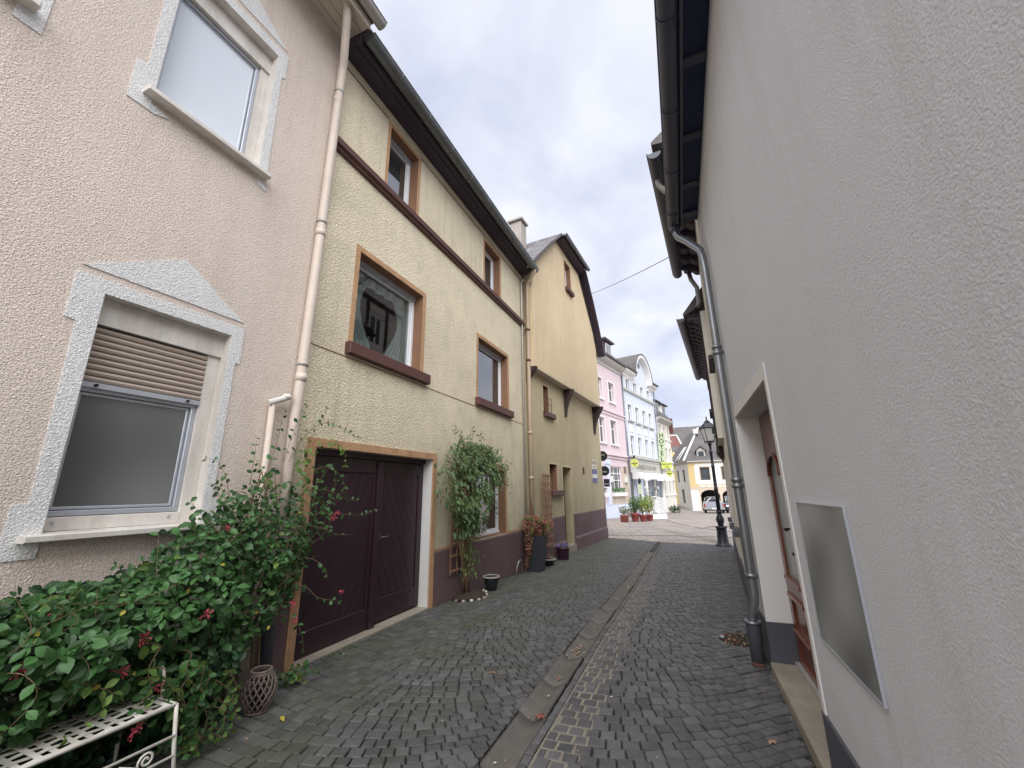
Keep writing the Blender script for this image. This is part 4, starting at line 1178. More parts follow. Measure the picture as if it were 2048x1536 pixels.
# =================================================================== SECOND AND THIRD HOUSE ON THE RIGHT
F2 = Fr(.50, 5.50, 3.3, -1)
r2 = thing('house', 'pale plastered house behind the zinc downpipe, its long dark gutter above the light grey house', 'house', (.6, 7, -.1))
build('wall', MB().prism(F2, [(.03, -.7), (3.05, -.7), (3.05, 6.1), (.03, 6.1)], -.3, 0, [rect(1.3, 2.1, 3.6, 4.8), rect(1.3, 2.1, 1.0, 2.1)]), 'white_facade', r2)
build('back_wall', MB().box(F2, .03, 3.05, -6, -.31, -.7, 6.1).box(F2, -.6, .03, -6, -.31, 5.3, 6.1), 'white_facade', r2)
for z0, z1 in ((3.6, 4.8), (1.0, 2.1)):
    window(r2, F2, 1.31, 2.09, z0 + .01, z1 - .01, -.1, .06, 'pvc', 'glass_far', mull=(.5,))
    build('sill', MB().bbox(F2, 1.22, 2.18, -.05, .09, z0 - .06, z0, .006), 'charcoal', r2)
build('plinth', MB().box(F2, .03, 3.05, 0.001, .02, -.7, .42), 'charcoal', r2)
build('soffit', MB().box(F2, -.55, 3.05, .001, .32, 6.06, 6.08), 'navy_soffit', r2)
rb = MB()
for u in fr_range(-.45, 2.95, .42):
    pr = [(.003, 6.055), (.30, 6.055), (.29, 5.99), (.22, 5.95), (.14, 5.97), (.08, 5.90), (.003, 5.88)]
    rb.uprism(F2, pr, u - .09, u + .09)
build_split('rafter_end', rb, 'dark_soffit', r2)
build('roof', MB().uprism(F2, [(.44, 6.12), (.44, 6.16), (-6, 11), (-6, 10.8), (.32, 6.1)], -.6, 3.1), 'roof_slate', r2)
build('gutter', MB().half_gutter(F2, -.56, 3.08, .42, 6.02, .09), 'dark_gutter', r2)
build('gutter_outlet', MB().tube([F2.p(-.1, .43, 5.95), F2.p(-.1, .43, 5.85), F2.p(-.06, .36, 5.76), F2.p(.02, .15, 5.6)], .04, 10), 'pale_zinc', r2)
build('downpipe', MB().tube([F2.p(3.0, .20, 5.95), F2.p(3.0, .18, 5.8), F2.p(3.02, .09, 5.6), F2.p(3.02, .09, 5.3), F2.p(3.02, .14, 5.16)], .045, 10), 'zinc', r2)

r3 = thing('house', 'pale house with half timbered upper floor and low dark scalloped eaves, farthest on the right', 'house', (.9, 11, -.2))
F3 = Fr(F2.p(3.07, 0, 0).x, F2.p(3.07, 0, 0).y, 3.3, -1)
build('wall', MB().prism(F3, [(0, -.8), (6.0, -.8), (6.0, 2.5), (0, 2.5)], -.3, 0, [rect(2.0, 2.9, .8, 2.0), rect(4.2, 5.0, .8, 2.0)]), 'white_facade', r3)
build('upper_wall', MB().prism(F3, [(0, 2.51), (6.0, 2.51), (6.0, 5.1), (0, 5.1)], -.3, .10, [rect(.8, 1.6, 3.2, 4.4), rect(3.8, 4.6, 3.2, 4.4)]), 'white_facade', r3)
build('back_wall', MB().box(F3, 0, 6.0, -6, -.31, -.8, 5.1), 'white_facade', r3)
for (u0, z0, u1, z1, w_) in ((2.0, .8, 2.9, 2.0, -.1), (4.2, .8, 5.0, 2.0, -.1), (.8, 3.2, 1.6, 4.4, 0), (3.8, 3.2, 4.6, 4.4, 0)):
    window(r3, F3, u0 + .01, u1 - .01, z0 + .01, z1 - .01, w_, .06, 'pvc', 'glass_far', mull=(.5,))
    build('sill', MB().bbox(F3, u0 - .06, u1 + .06, -.05, .18 if z0 > 3 else .09, z0 - .07, z0, .006), 'charcoal', r3)
tb = MB()
tb.box(F3, 0, 6.0, .101, .13, 2.55, 2.75).box(F3, 0, 6.0, .101, .13, 4.75, 4.92)
for u in (0.02, .62, 1.72, 2.7, 3.6, 4.75, 5.86): tb.box(F3, u, u + .12, .101, .115, 2.751, 4.749)
for u in (1.7, 3.4): tb.uprism(F3, [(.002, 2.2), (.14, 2.50), (.14, 2.505), (.002, 2.505)], u, u + .12)
build_split('timber_beam', tb, 'dark_timber', r3)
build('plinth', MB().box(F3, 0, 6.0, .001, .02, -.8, .30), 'charcoal', r3)
build('soffit', MB().box(F3, 0, 5.25, .101, .38, 5.03, 5.05), 'dark_soffit', r3)
cb_ = MB()
for u in fr_range(.12, 5.1, .30):
    pr = [(.10, 5.025), (.36, 5.025), (.35, 4.98), (.30, 4.945), (.25, 4.955), (.21, 4.90), (.16, 4.89), (.13, 4.83), (.10, 4.82)]
    cb_.uprism(F3, pr, u - .09, u + .09)
build_split('eaves_corbel', cb_, 'dark_soffit', r3)
build('roof', MB().uprism(F3, [(.42, 5.07), (.42, 5.10), (.0, 5.62), (-.70, 5.85), (-.70, 5.7), (.38, 5.05)], -.02, 5.3), 'roof_slate', r3)
gw3 = [(1.1, 1.9, 6.3, 7.5), (3.0, 3.8, 6.3, 7.5)]
build('gable_wall', MB().prism(F3, [(.2, 5.5), (4.9, 5.5), (4.9, 7.9), (2.55, 10.4), (.2, 7.9)], -5, -.85).prism(F3, [(.2, 5.5), (4.9, 5.5), (4.9, 7.9), (2.55, 10.4), (.2, 7.9)], -.84, -.72, [rect(*q) for q in gw3]), 'white_paint', r3)
for q in gw3:
    window(r3, F3, q[0] + .01, q[1] - .01, q[2] + .01, q[3] - .01, -.74, .08, 'pvc', 'glass_far', mull=(.5,))
gt = MB()
for u in (.2, .95, 1.95, 2.9, 3.85, 4.78): gt.box(F3, u, u + .12, -.719, -.68, 5.5, 7.79)
gt.box(F3, .2, 4.9, -.719, -.68, 7.8, 7.95).box(F3, .2, 4.9, -.719, -.675, 5.9, 6.05)
build_split('timber_beam', gt, 'dark_timber', r3)
build('gable_roof', MB().prism(F3, [(-.1, 7.75), (.0, 7.62), (2.55, 10.35), (5.1, 7.62), (5.2, 7.75), (2.55, 10.6)], -5, -.5), 'roof_slate', r3)
build('gutter', MB().half_gutter(F3, -.02, 5.25, .47, 5.0, .08, wc2=.36), 'dark_gutter', r3)

# =================================================================== CABLE OVER THE LANE
mbw = MB(); A = Vector((-2.86, 14.9, 9.15)); B = Vector((.17, 8.0, 6.15))
mbw.tube([A.lerp(B, t / 16) - Vector((0, 0, .05 * 4 * (t / 16) * (1 - t / 16))) for t in range(17)], .009, 5)
build('cable', mbw, 'dark_zinc', label='thin cable stretched high across the lane against the sky', category=None) if False else None
cbl = build('cable', mbw, 'dark_zinc', origin=A)
props(cbl, 'thin cable stretched high across the lane against the sky', 'cable')

# =================================================================== HOTEL ROW ON THE SQUARE
FG = Fr(-5.49, 34.4, 12.4)
def sill_box(parent, F, u0, u1, z, d=.14, m='trim_white', h=.12):
    build('sill', MB().box(F, u0, u1, .001, d, z - h, z), m, parent)
pf = thing('house', 'pink plastered house with grey cornice and beige stone ground floor on the square', 'house', FG.p(-1, 0, 0))
pw = [(-.14, 1.07, 8.82, 10.56), (-.30, 1.02, 5.22, 7.24), (-2.62, -1.45, 5.22, 7.24), (-2.62, -1.45, 8.82, 10.56), (-.86, 1.50, 1.42, 3.43), (-4.4, -2.45, 1.42, 3.43)]
build('wall', MB().prism(FG, [(-9, 4.30), (3.12, 4.30), (3.12, 12.6), (-9, 12.6)], -.4, 0, [rect(*q) for q in pw[:4]]), 'pink_facade', pf)
build('ground_floor_wall', MB().prism(FG, [(-9, .46), (3.12, .46), (3.12, 4.29), (-9, 4.29)], -.4, -.03, [rect(*q) for q in pw[4:]]), 'pink_facade', pf)
# stone facing made of blocks
for zi in range(5):
    z0 = .47 + zi * .61; z1 = z0 + .595
    u = -1.30 + (.35 if zi % 2 else 0)
    edges = [-1.38]
    while u < 3.05:
        edges.append(u); u += .95
    edges.append(3.05)
    for a, c in zip(edges, edges[1:]):
        if c - a < .1: continue
        segs = [(a, c)]
        if z1 > 1.42 and z0 < 3.43:
            segs = [(a, min(c, -.90)), (max(a, 1.54), c)]
        for (p, q) in segs:
            if q - p > .08:
                bx('stone_block', FG, (p + .006, q - .006, -.03, .02, z0, z1), 'stone_beige', pf)
for i, q in enumerate(pw):
    if i < 4:
        surround(pf, FG, *q, .12, 'trim_white', .03)
        window(pf, FG, q[0] + .01, q[1] - .01, q[2] + .01, q[3] - .01, -.18, .08, 'trim_white', 'glass_far', mull=(.5,), trans=(.68,), sash=False)
        sill_box(pf, FG, q[0] - .2, q[1] + .2, q[2])
        bx('curtain', FG, (q[0] + .62, q[1] - .1, -.235, -.232, q[2] + .1, q[3] - .1), 'curtain', pf)
    else:
        window(pf, FG, q[0] + .01, q[1] - .01, q[2] + .01, q[3] - .01, -.15, .09, 'trim_white', 'glass_far', mull=(.38, .8), trans=(.45, .75), sash=False)
        sill_box(pf, FG, q[0] - .12, q[1] + .25, q[2] - .06, .28, 'trim_white', .28)
        fb = MB()
        for k in range(60):
            u = random.uniform(q[0], q[1]); z = q[2] + random.uniform(-.05, .22)
            c = FG.p(u, random.uniform(.0, .2), z)
            fb.add([c, c + Vector((.1, .02, .05)), c + Vector((.03, .05, .13)), c + Vector((-.05, 0, .08))], [(0, 1, 2), (0, 2, 3)])
        build('window_plants', fb, 'leaf', pf, recalc=False, kind='stuff')
build('string_course', MB().box(FG, -9, 3.12, .001, .12, 7.86, 8.0).box(FG, -9, 3.12, .001, .07, 7.6, 7.7), 'pink_facade', pf)
build('string_course', MB().box(FG, -9, 3.12, .001, .14, 4.27, 4.42).box(FG, -9, 3.12, .001, .08, 4.05, 4.14), 'pink_facade', pf)
build('pilaster', MB().bbox(FG, -1.86, -1.42, -.02, .16, .46, 3.55, .03).box(FG, -1.95, -1.33, -.02, .24, 3.55, 3.9), 'blue_white', pf)
build('plinth', MB().box(FG, -9, 2.85, -.02, .10, -1.4, .45), 'blue_white', pf)
build('stone_step', MB().box(FG, 1.7, 3.05, .101, .5, -1.4, .05), 'concrete', pf)
build('cornice', MB().uprism(FG, [(0, 11.75), (.08, 11.78), (.10, 12.0), (.35, 12.15), (.50, 12.30), (.52, 12.45), (0, 12.45)], -9, 3.12), 'trim_grey', pf)
build('gutter', MB().half_gutter(FG, -9, 3.2, .62, 12.58, .10), 'dark_zinc', pf)
build('roof', MB().uprism(FG, [(.55, 12.5), (-1.4, 14.8), (-5, 15.6), (-5, 12.5)], -9, 3.3), 'roof_slate', pf)
dm = build('dormer', MB().box(FG, -.3, 1.35, -1.6, -.05, 12.7, 14.35), 'dark_soffit', pf)
window(pf, FG, .05, 1.05, 12.95, 14.15, .02, .1, 'trim_white', 'glass_far', mull=(.5,), sash=False)
build('dormer_roof', MB().box(FG, -.55, 1.6, -1.8, .25, 14.36, 14.5), 'roof_slate', pf)
build('downpipe', MB().tube([FG.p(3.2, .1, 12.4), FG.p(3.2, .1, -.3)], .06, 8), 'zinc', pf)
for u in (-1.12, 2.1):
    t = thing('wall_lantern', 'small white wall box lamp %s the ground floor window of the pink house' % ('left of' if u < 0 else 'right of'), 'wall lamp', FG.p(u, .05, 2.4), 'white wall lamps on the pink house')
    build('lamp_body', MB().bbox(FG, u - .14, u + .14, .022, .20, 2.15, 2.62, .04), 'lamp_glass', t); build('lamp_mount', MB().box(FG, u - .10, u + .10, .022, .16, 2.05, 2.148), 'dark_zinc', t)
nb = build('notice_board', MB().bbox(FG, 1.95, 2.4, .021, .06, 2.95, 3.5), 'wicker')
nb['label'] = 'small brown wall plaque beside the ground floor window of the pink house'; nb['category'] = 'plaque'

hf = thing('hotel', 'pale blue four storey hotel with round arched gable and white awnings', 'hotel', FG.p(8, 0, 0))
bw = []
for u in (4.80, 6.85, 8.95, 11.0):
    bw += [(u - .5, u + .5, 10.88, 11.85), (u - .52, u + .52, 7.84, 9.36), (u - .52, u + .52, 4.62, 6.42)]
build('wall', MB().prism(FG, [(3.28, 4.1), (12.85, 4.1), (12.85, 12.55), (3.28, 12.55)], -.4, 0, [rect(*q) for q in bw]), 'blue_facade', hf)
for i, q in enumerate(bw):
    surround(hf, FG, *q, .14, 'trim_white', .04)
    window(hf, FG, q[0] + .01, q[1] - .01, q[2] + .01, q[3] - .01, -.16, .09, 'trim_white', 'glass_far', mull=(.5,), trans=() if i % 3 == 0 else (.66,), sash=False)
    if i % 3: sill_box(hf, FG, q[0] - .25, q[1] + .25, q[2] - .02, .2, 'trim_grey', .14)
    if i % 3 == 1: bx('relief_panel', FG, (q[0], q[1], .001, .05, 6.75, 7.5), 'trim_white', hf)
build('cornice', MB().box(FG, 3.28, 12.85, .001, .16, 10.58, 10.78), 'trim_grey', hf)
build('cornice', MB().box(FG, 3.28, 12.85, .001, .22, 4.32, 4.46).box(FG, 3.28, 12.85, .001, .14, 4.10, 4.22), 'trim_grey', hf)
for a, c in ((3.25, 6.05), (11.3, 13.0)):
    build('cornice', MB().uprism(FG, [(0, 12.0), (.1, 12.02), (.15, 12.2), (.45, 12.35), (.55, 12.5), (.55, 12.6), (0, 12.6)], a, c), 'trim_white', hf)
    build('eaves_roof', MB().uprism(FG, [(.72, 12.62), (.72, 12.70), (-2.5, 14.6), (-2.5, 12.62)], a - .05, c + .05), 'roof_slate', hf)
gc, gr, gh_ = 8.68, 2.62, 2.75
arc_o = [(gc + gr * math.cos(math.pi * k / 20), 12.4 + gh_ * math.sin(math.pi * k / 20)) for k in range(21)]
arc_i = [(gc + (gr - .30) * math.cos(math.pi * k / 20), 12.4 + (gh_ - .30) * math.sin(math.pi * k / 20)) for k in range(21)]
build('arched_gable', MB().prism(FG, arc_i + [(gc - gr + .3, 12.05), (gc + gr - .3, 12.05)], -.3, .02), 'blue_facade', hf)
build('gable_arch_moulding', MB().prism(FG, arc_o + list(reversed(arc_i)), -.3, .55), 'trim_white', hf)
arc_r = [(gc + (gr + .12) * math.cos(math.pi * k / 20), 12.4 + (gh_ + .12) * math.sin(math.pi * k / 20)) for k in range(21)]
build('barrel_roof', MB().prism(FG, arc_r + list(reversed([(gc + (gr + .005) * math.cos(math.pi * k / 20), 12.4 + (gh_ + .005) * math.sin(math.pi * k / 20)) for k in range(21)])), -7, .60), 'roof_slate', hf)
build('round_window', MB().tube([FG.p(gc - .05, .02, 14.1), FG.p(gc - .05, .06, 14.1)], .30, 20, smooth=False), 'glass_far', hf)
build('downpipe', MB().tube([FG.p(12.9, .12, 12.3), FG.p(12.9, .12, -.5)], .06, 8), 'zinc', hf)
# ground floor: frieze with name, columns, dark glazing, plinth
build('frieze', MB().box(FG, 3.28, 12.85, -.3, .10, 3.05, 4.09), 'trim_grey', hf)
text('name_lettering', 'HUNSRÜCKER HOF', .56, FG, 7.9, .10, 3.58, 'text_grey', hf, ext=.02, sx=1.3)
build('ground_floor_wall', MB().prism(FG, [(3.28, -1.4), (12.85, -1.4), (12.85, 3.04), (3.28, 3.04)], -.5, -.2, [rect(3.9, 5.1, -.5, 2.7), rect(6.0, 7.0, -.5, 2.7), rect(7.7, 9.6, .3, 2.7), rect(10.2, 12.3, .3, 2.7)]), 'blue_white', hf)
for (a, c, z0) in ((3.9, 5.1, -.5), (6.0, 7.0, -.5), (7.7, 9.6, .3), (10.2, 12.3, .3)):
    window(hf, FG, a + .01, c - .01, z0 + .01, 2.69, -.3, .1, 'trim_white', 'glass', mull=(.5,), sash=False)
for u in (5.5, 7.35, 9.9, 12.55):
    build('column', MB().lathe(FG.p(u, .12, -1.2), [(.24, 0), (.24, .5), (.17, .55), (.15, 3.8), (.24, 3.95), (.24, 4.2)], 12), 'trim_white', hf)
for u in (5.85, 9.6):
    build('globe_lamp', MB().lathe(FG.p(u, .45, 1.55), [(.01, 0), (.14, .06), (.17, .16), (.12, .28), (.01, .32)], 10), 'lamp_glass', hf)
def awning(u0, u1, lab):
    mb = MB(); n = 8; P = []
    for i in range(n + 1):
        a = math.pi / 2 * i / n
        P.append((.12 + 1.0 * math.sin(a), 3.10 - .62 * (1 - math.cos(a))))
    P += [(1.12, 2.34), (1.09, 2.34), (1.09, 2.46)] + [(.12 + .97 * math.sin(math.pi / 2 * (n - i) / n), 3.07 - .62 * (1 - math.cos(math.pi / 2 * (n - i) / n))) for i in range(n + 1)]
    mb.uprism(FG, P, u0, u1)
    mb.uprism(FG, [(.12, 3.06)] + P[1:n + 1] + [(.12, 2.46)], u0 + .002, u0 + .03)
    mb.uprism(FG, [(.12, 3.06)] + P[1:n + 1] + [(.12, 2.46)], u1 - .03, u1 - .002)
    o = build('awning', mb, 'trim_white', hf)
awning(3.7, 5.4, ''); awning(7.5, 9.7, ''); awning(10.1, 12.4, '')

# white house beyond the hotel
wh = thing('house', 'narrow white house with dormers directly beyond the pale blue hotel', 'house', FG.p(15, 0, 0))
ww = [(u, u + .9, z, z + 1.5) for z in (1.0, 4.6, 7.1) for u in (13.9, 15.7, 17.2)]
build('wall', MB().prism(FG, [(13.0, -1.5), (18.2, -1.5), (18.2, 9.2), (13.0, 9.2)], -.4, 0, [rect(*q) for q in ww]), 'white_facade', wh)
build('side_wall', MB().box(FG, 13.0, 18.2, -6, -.41, -1.5, 9.2), 'white_facade', wh)
for q in ww:
    window(wh, FG, q[0] + .01, q[1] - .01, q[2] + .01, q[3] - .01, -.14, .08, 'trim_white', 'glass_far', mull=(.5,), sash=False)
    sill_box(wh, FG, q[0] - .1, q[1] + .1, q[2])
build('cornice', MB().uprism(FG, [(0, 8.8), (.1, 8.82), (.4, 9.1), (.55, 9.15), (.55, 9.3), (0, 9.3)], 12.95, 18.3), 'trim_grey', wh)
build('string_course', MB().box(FG, 13.0, 18.2, .001, .12, 3.5, 3.7), 'trim_grey', wh)
build('roof', MB().uprism(FG, [(.5, 9.31), (-1.3, 11.9), (-5, 12.9), (-5, 9.31)], 12.95, 18.2), 'roof_slate', wh)
for u in (13.5, 16.2):
    d = build('dormer', MB().box(FG, u, u + 1.6, -1.6, -.1, 9.5, 11.2), 'trim_white', wh)
    build('dormer_roof', MB().uprism(FG, [(.2, 11.18), (.2, 11.3), (-1.8, 11.8), (-1.8, 11.2)], u - .2, u + 1.8), 'dark_soffit', wh)
    bx('dormer_window', FG, (u + .25, u + 1.35, -.099, -.06, 9.8, 11.0), 'glass_far', wh)
build('tiled_gable', MB().box(FG, 18.21, 18.6, -3.0, .4, 8.0, 9.8), 'red_tile', wh)

# hotel signs
FS = Fr(0, 0, 90); FS.N = Vector((0, -1, 0))
sg = thing('hotel_sign', 'tall vertical HOTEL sign of five pale green letter boxes on the blue hotel', 'sign', (-2.3, 46.5, 6))
zc = 7.14
for i, ch_ in enumerate('HOTEL'):
    xo = -2.27 - i * .035
    bxo = build('letter_box', MB().bbox(WorldFr(), 0, 0, 0, 0, 0, 0) if False else MB().prism(Fr(0, 46.5, 90), [(xo - .34, zc - .30), (xo + .34, zc - .30), (xo + .34, zc + .30), (xo - .34, zc + .30)], -.25, 0), 'sign_green', sg)
    text('letter', ch_, .62, Fr(0, 46.5, 90), xo, .005, zc, 'sign_text_green', bxo, ext=.01)
    zc -= .635
build('sign_bracket', MB().box(W, -2.9, -2.75, 46.6, 46.66, 4.2, 7.5), 'zinc', sg)
sg2 = thing('hotel_sign', 'yellow green rectangular sign with two lines of green text below the HOTEL letters', 'sign', (-2.0, 46.4, 4))
FQ = Fr(0, 46.4, 90)
build('sign_box', MB().prism(FQ, rect(-2.55, -1.52, 3.66, 4.28), -.25, 0), 'sign_yellow', sg2)
text('lettering', 'Hunsrücker', .22, FQ, -2.03, .004, 4.12, 'sign_text_green', sg2)
text('lettering', 'Hof', .26, FQ, -2.03, .004, 3.85, 'sign_text_green', sg2)
def beer_sign(x, y, z, r, lab):
    t = thing('pub_sign', lab, 'sign', (x, y, z), 'round yellow pub signs')
    F = Fr(0, y, 90)
    pts = []
    for k in range(32):
        a = 2 * math.pi * k / 32; rr = r * (1 + .06 * math.cos(8 * a))
        pts.append((x + rr * math.cos(a), z + rr * 1.12 * math.sin(a)))
    build('sign_face', MB().prism(F, pts, -.1, 0), 'sign_yellow', t)
    build('sign_print', MB().box(F, x - r * .8, x + r * .8, .001, .012, z - r * .18, z + r * .05).box(F, x - r * .3, x - r * .12, .001, .012, z + r * .4, z + r * .6).box(F, x + r * .12, x + r * .3, .001, .012, z + r * .4, z + r * .6).box(F, x - r * .3, x + r * .3, .001, .012, z - r * .62, z - r * .4), 'sign_text_green', t)
    build('sign_bracket', MB().tube([(x, y, z + r * 1.2), (x, y, z + r * 1.6), (x - .6, y + .1, z + r * 1.6)], .03, 6).lathe((x, y, z + r * 1.25), [(.05, 0), (.12, .1), (.05, .25)], 8), 'sign_black', t)
beer_sign(-4.20, 37.0, 3.79, .32, 'round yellow pub sign hanging left of the lettering on the blue hotel')
beer_sign(-1.84, 46.8, 3.18, .30, 'round yellow green pub sign hanging below the rectangular hotel sign')
mb_ = thing('menu_lantern', 'black post with lit yellow green menu box beside the hotel entrance', 'menu post', (-3.95, 38, -.6))
build('post', MB().tube([(-3.95, 37.2, -.7), (-3.95, 37.2, 2.4)], .05, 8).lathe((-3.95, 37.2, 2.2), [(.18, 0), (.10, .2), (.03, .35)], 8), 'sign_black', mb_)
build('menu_box', MB().box(W, -4.12, -3.82, 37.05, 37.15, 1.2, 2.0), 'sign_green', mb_)

# =================================================================== FAR HOUSES ACROSS THE SQUARE
FT = Fr(0, 55, 90)
th_ = thing('house', 'ochre and white corner house with grey slate roof and wide arched gateway across the square', 'house', (2, 55, -.9))
tw = [(1.30, 2.30, 2.55, 4.05), (3.62, 4.62, 2.55, 4.05), (6.0, 7.0, 2.55, 4.05)]
def archpoly(u0, u1, z0, zs, zt, n=12):
    c = (u0 + u1) / 2; h = (u1 - u0) / 2
    return [(u0, z0), (u1, z0)] + [(c + h * math.cos(math.pi * k / n), zs + (zt - zs) * math.sin(math.pi * k / n)) for k in range(n + 1)]
gate1 = archpoly(1.05, 3.10, -1.2, .75, 1.42); gate2 = archpoly(3.35, 5.6, -1.2, .75, 1.42)
build('wall', MB().prism(FT, [(-.02, 1.75), (9, 1.75), (9, 4.72), (-.02, 4.72)], -.4, 0, [rect(*q) for q in tw]), 'ochre_facade', th_)
build('ground_floor_wall', MB().prism(FT, [(-.02, -1.5), (1.05, -1.5), (1.05, .75)] + list(reversed(gate1[2:-1])) [::-1][:0] + [(1.05, .75)] [:0] +
      [(c_[0], c_[1]) for c_ in reversed(gate1[2:])][1:] + [(3.10, -1.5), (3.35, -1.5)] + [(c_[0], c_[1]) for c_ in reversed(gate2[2:])] + [(5.6, -1.5), (9, -1.5), (9, 1.74), (-.02, 1.74)], -.5, 0), 'stone_beige', th_)
build('gateway_dark', MB().box(FT, .9, 8.5, -5, -4.8, -1.5, 1.7).box(FT, .3, .9, -5, -.51, -1.5, 1.7), 'dark_room', th_)
for k in range(4):
    z0 = -.95 + k * .58
    bx('quoin_block', FT, (.0, .88, .001, .06, z0, z0 + .56), 'trim_white', th_)
build('painted_band', MB().prism(FT, [(.85, 2.05), (9, 2.05), (9, 4.48), (.85, 4.48), (.68, 4.2), (.68, 2.3)], -.002, .03, [rect(*q) for q in tw]), 'trim_white', th_)
for q in tw:
    surround(th_, FT, *q, .12, 'stone_beige', .06, name='window_surround')
    window(th_, FT, q[0] + .01, q[1] - .01, q[2] + .01, q[3] - .01, -.12, .08, 'dark_timber', 'glass_far', mull=(.5,) if q[0] > 3 else (), trans=(.33,), sash=False)
for k in range(6):
    u = 1.0 + k * .85
    bx('frieze_panel', FT, (u, u + .7, .001, .05, 1.76, 1.92), 'trim_white', th_)
build('cornice', MB().uprism(FT, [(0, 4.55), (.15, 4.6), (.4, 4.72), (.4, 4.82), (0, 4.82)], -.1, 9), 'trim_grey', th_)
# oblique left side
pL = Vector((-.02, 55, 0)); pR = Vector((-2.30, 63, 0))
dLR = pR - pL; angO = math.degrees(math.atan2(dLR.x, dLR.y)); LO = dLR.length
FO = Fr(-.02, 55, angO, -1)
ow = [(1.6, 2.6, 2.4, 3.9), (4.8, 5.8, 2.4, 3.9), (2.6, 3.9, -.2, 1.5)]
build('side_wall', MB().prism(FO, [(0, -1.5), (5.6, -1.5), (5.6, 4.72), (0, 4.72)], -.4, 0, [rect(*ow[0]), rect(*ow[1])[:0] or rect(4.3, 5.2, 2.4, 3.9), rect(*ow[2])]), 'white_facade', th_)
build('rear_side_wall', MB().box(FO, 5.6, LO, -.4, .05, -1.5, 4.72), 'yellow_facade', th_)
for q in (ow[0], (4.3, 5.2, 2.4, 3.9), ow[2]):
    window(th_, FO, q[0] + .01, q[1] - .01, q[2] + .01, q[3] - .01, -.12, .07, 'dark_timber', 'glass_far', sash=False)
build('side_eaves', MB().uprism(FO, [(0, 4.55), (.4, 4.72), (.4, 4.82), (0, 4.82)], 0, LO), 'trim_grey', th_)
rp = [Vector(v) for v in ((-.42, 54.6, 4.82), (9, 54.6, 4.82), (9, 62.5, 9.65), (1.9, 62.5, 9.75), (-2.75, 63.3, 4.82), (.3, 66.5, 9.2))]
mbr = MB(); mbr.add(rp, [(0, 1, 2, 3), (0, 3, 4), (4, 3, 5)])
build('roof', mbr, 'roof_slate', th_, recalc=False)
build('hip_flashing', MB().tube([(-.42, 54.55, 4.88), (1.9, 62.45, 9.8)], .13, 6), 'trim_white', th_)
for t0 in (.25, .42):
    a = Vector((-.42, 54.6, 4.9)).lerp(Vector((-2.75, 63.3, 4.9)), t0 + .1); c = a.lerp(Vector((1.9, 62.5, 9.85)), .42)
    build('ridge_flashing', MB().tube([a + Vector((.2, 0, .25)), c], .07, 5), 'trim_white', th_)
for u in (1.28, 3.72):
    build('dormer', MB().prism(Fr(0, 55.6, 90), [(u - .1, 5.0), (u + .85, 5.0), (u + .85, 6.1), (u + .375, 6.5), (u - .1, 6.1)], -2.5, 0), 'trim_grey', th_)
    bx('dormer_window', Fr(0, 55.6, 90), (u + .07, u + .68, .001, .03, 5.2, 6.0), 'glass_far' if u < 2 else 'curtain', th_)
    build('dormer_roof', MB().prism(Fr(0, 55.6, 90), [(u - .28, 6.0), (u + .375, 6.62), (u + 1.03, 6.0), (u + 1.03, 6.1), (u + .375, 6.74), (u - .28, 6.1)], -2.6, .2), 'roof_slate', th_)
build('skylight', MB().box(W, 1.2, 1.75, 60.0, 60.9, 8.75, 9.35), 'pvc', th_)

bh = thing('house', 'red tiled house with white verge boards rising behind the ochre corner house', 'house', (-2.5, 72, -.5))
FH = Fr(0, 72, 90)
build('wall', MB().box(FH, -7, -.5, -7, 0, -1, 7.9), 'cream_facade', bh)
build('roof', MB().add([(-7, 71.8, 7.9), (-.35, 71.8, 7.9), (-1.25, 76, 10.45), (-7, 76, 10.45), (-7, 82, 7.9), (-.35, 82, 7.9)], [(0, 1, 2, 3), (3, 2, 5, 4), (1, 5, 2)]), 'red_tile', bh, recalc=False)
build('verge_boards', MB().tube([(-.33, 71.75, 7.95), (-1.22, 75.95, 10.53)], .12, 6).tube([(-7, 75.95, 10.53), (-1.22, 75.95, 10.53)], .10, 6), 'trim_white', bh)
yh2 = thing('house', 'small pale yellow house with grey roof up the side lane past the white house', 'house', (-2.6, 65, -.3))
FY = Fr(0, 66.5, 90)
build('wall', MB().prism(FY, [(-6, -1), (-.9, -1), (-.9, 5.6), (-1.9, 6.9), (-3.2, 6.9), (-6, 6.0)], -4, 0, [rect(-2.4, -1.9, -.2, 1.6)]), 'yellow_facade', yh2)
build('side_wall', MB().add([(-.9, 66.5, -1), (-.9, 66.5, 5.6), (-2.9, 63.2, 4.6), (-2.9, 63.2, -1), (-2.9, 63.2, 4.6)], [(0, 1, 2, 3)]), 'yellow_facade', yh2, recalc=False)
build('roof', MB().add([(-1.95, 66.3, 6.95), (-.2, 66.3, 6.6), (-.2, 70, 8.0), (-1.95, 70, 8.2), (-1.7, 66.2, 6.95), (-.6, 66.2, 5.2), (-.1, 66.2, 5.2), (-.1, 66.2, 6.7)], [(0, 1, 2, 3), (4, 5, 6, 7)]), 'roof_slate', yh2, recalc=False)
bx('door', FY, (-2.4, -1.9, -.2, -.1, -.2, 1.6), 'ochre_facade', yh2)
bkh = thing('house', 'long grey slate roofed building closing the view behind the square', 'house', (0, 80, 0))
build('wall', MB().box(W, -9, 30, 80, 86, -1.5, 8), 'cream_facade', bkh)
build('roof', MB().add([(-9, 79.5, 8), (30, 79.5, 8), (30, 84, 12.75), (-9, 84, 13.05)], [(0, 1, 2, 3)]).add([(-9, 88, 8), (30, 88, 8), (30, 84, 12.75), (-9, 84, 13.05)], [(0, 3, 2, 1)]), 'roof_slate', bkh, recalc=False)
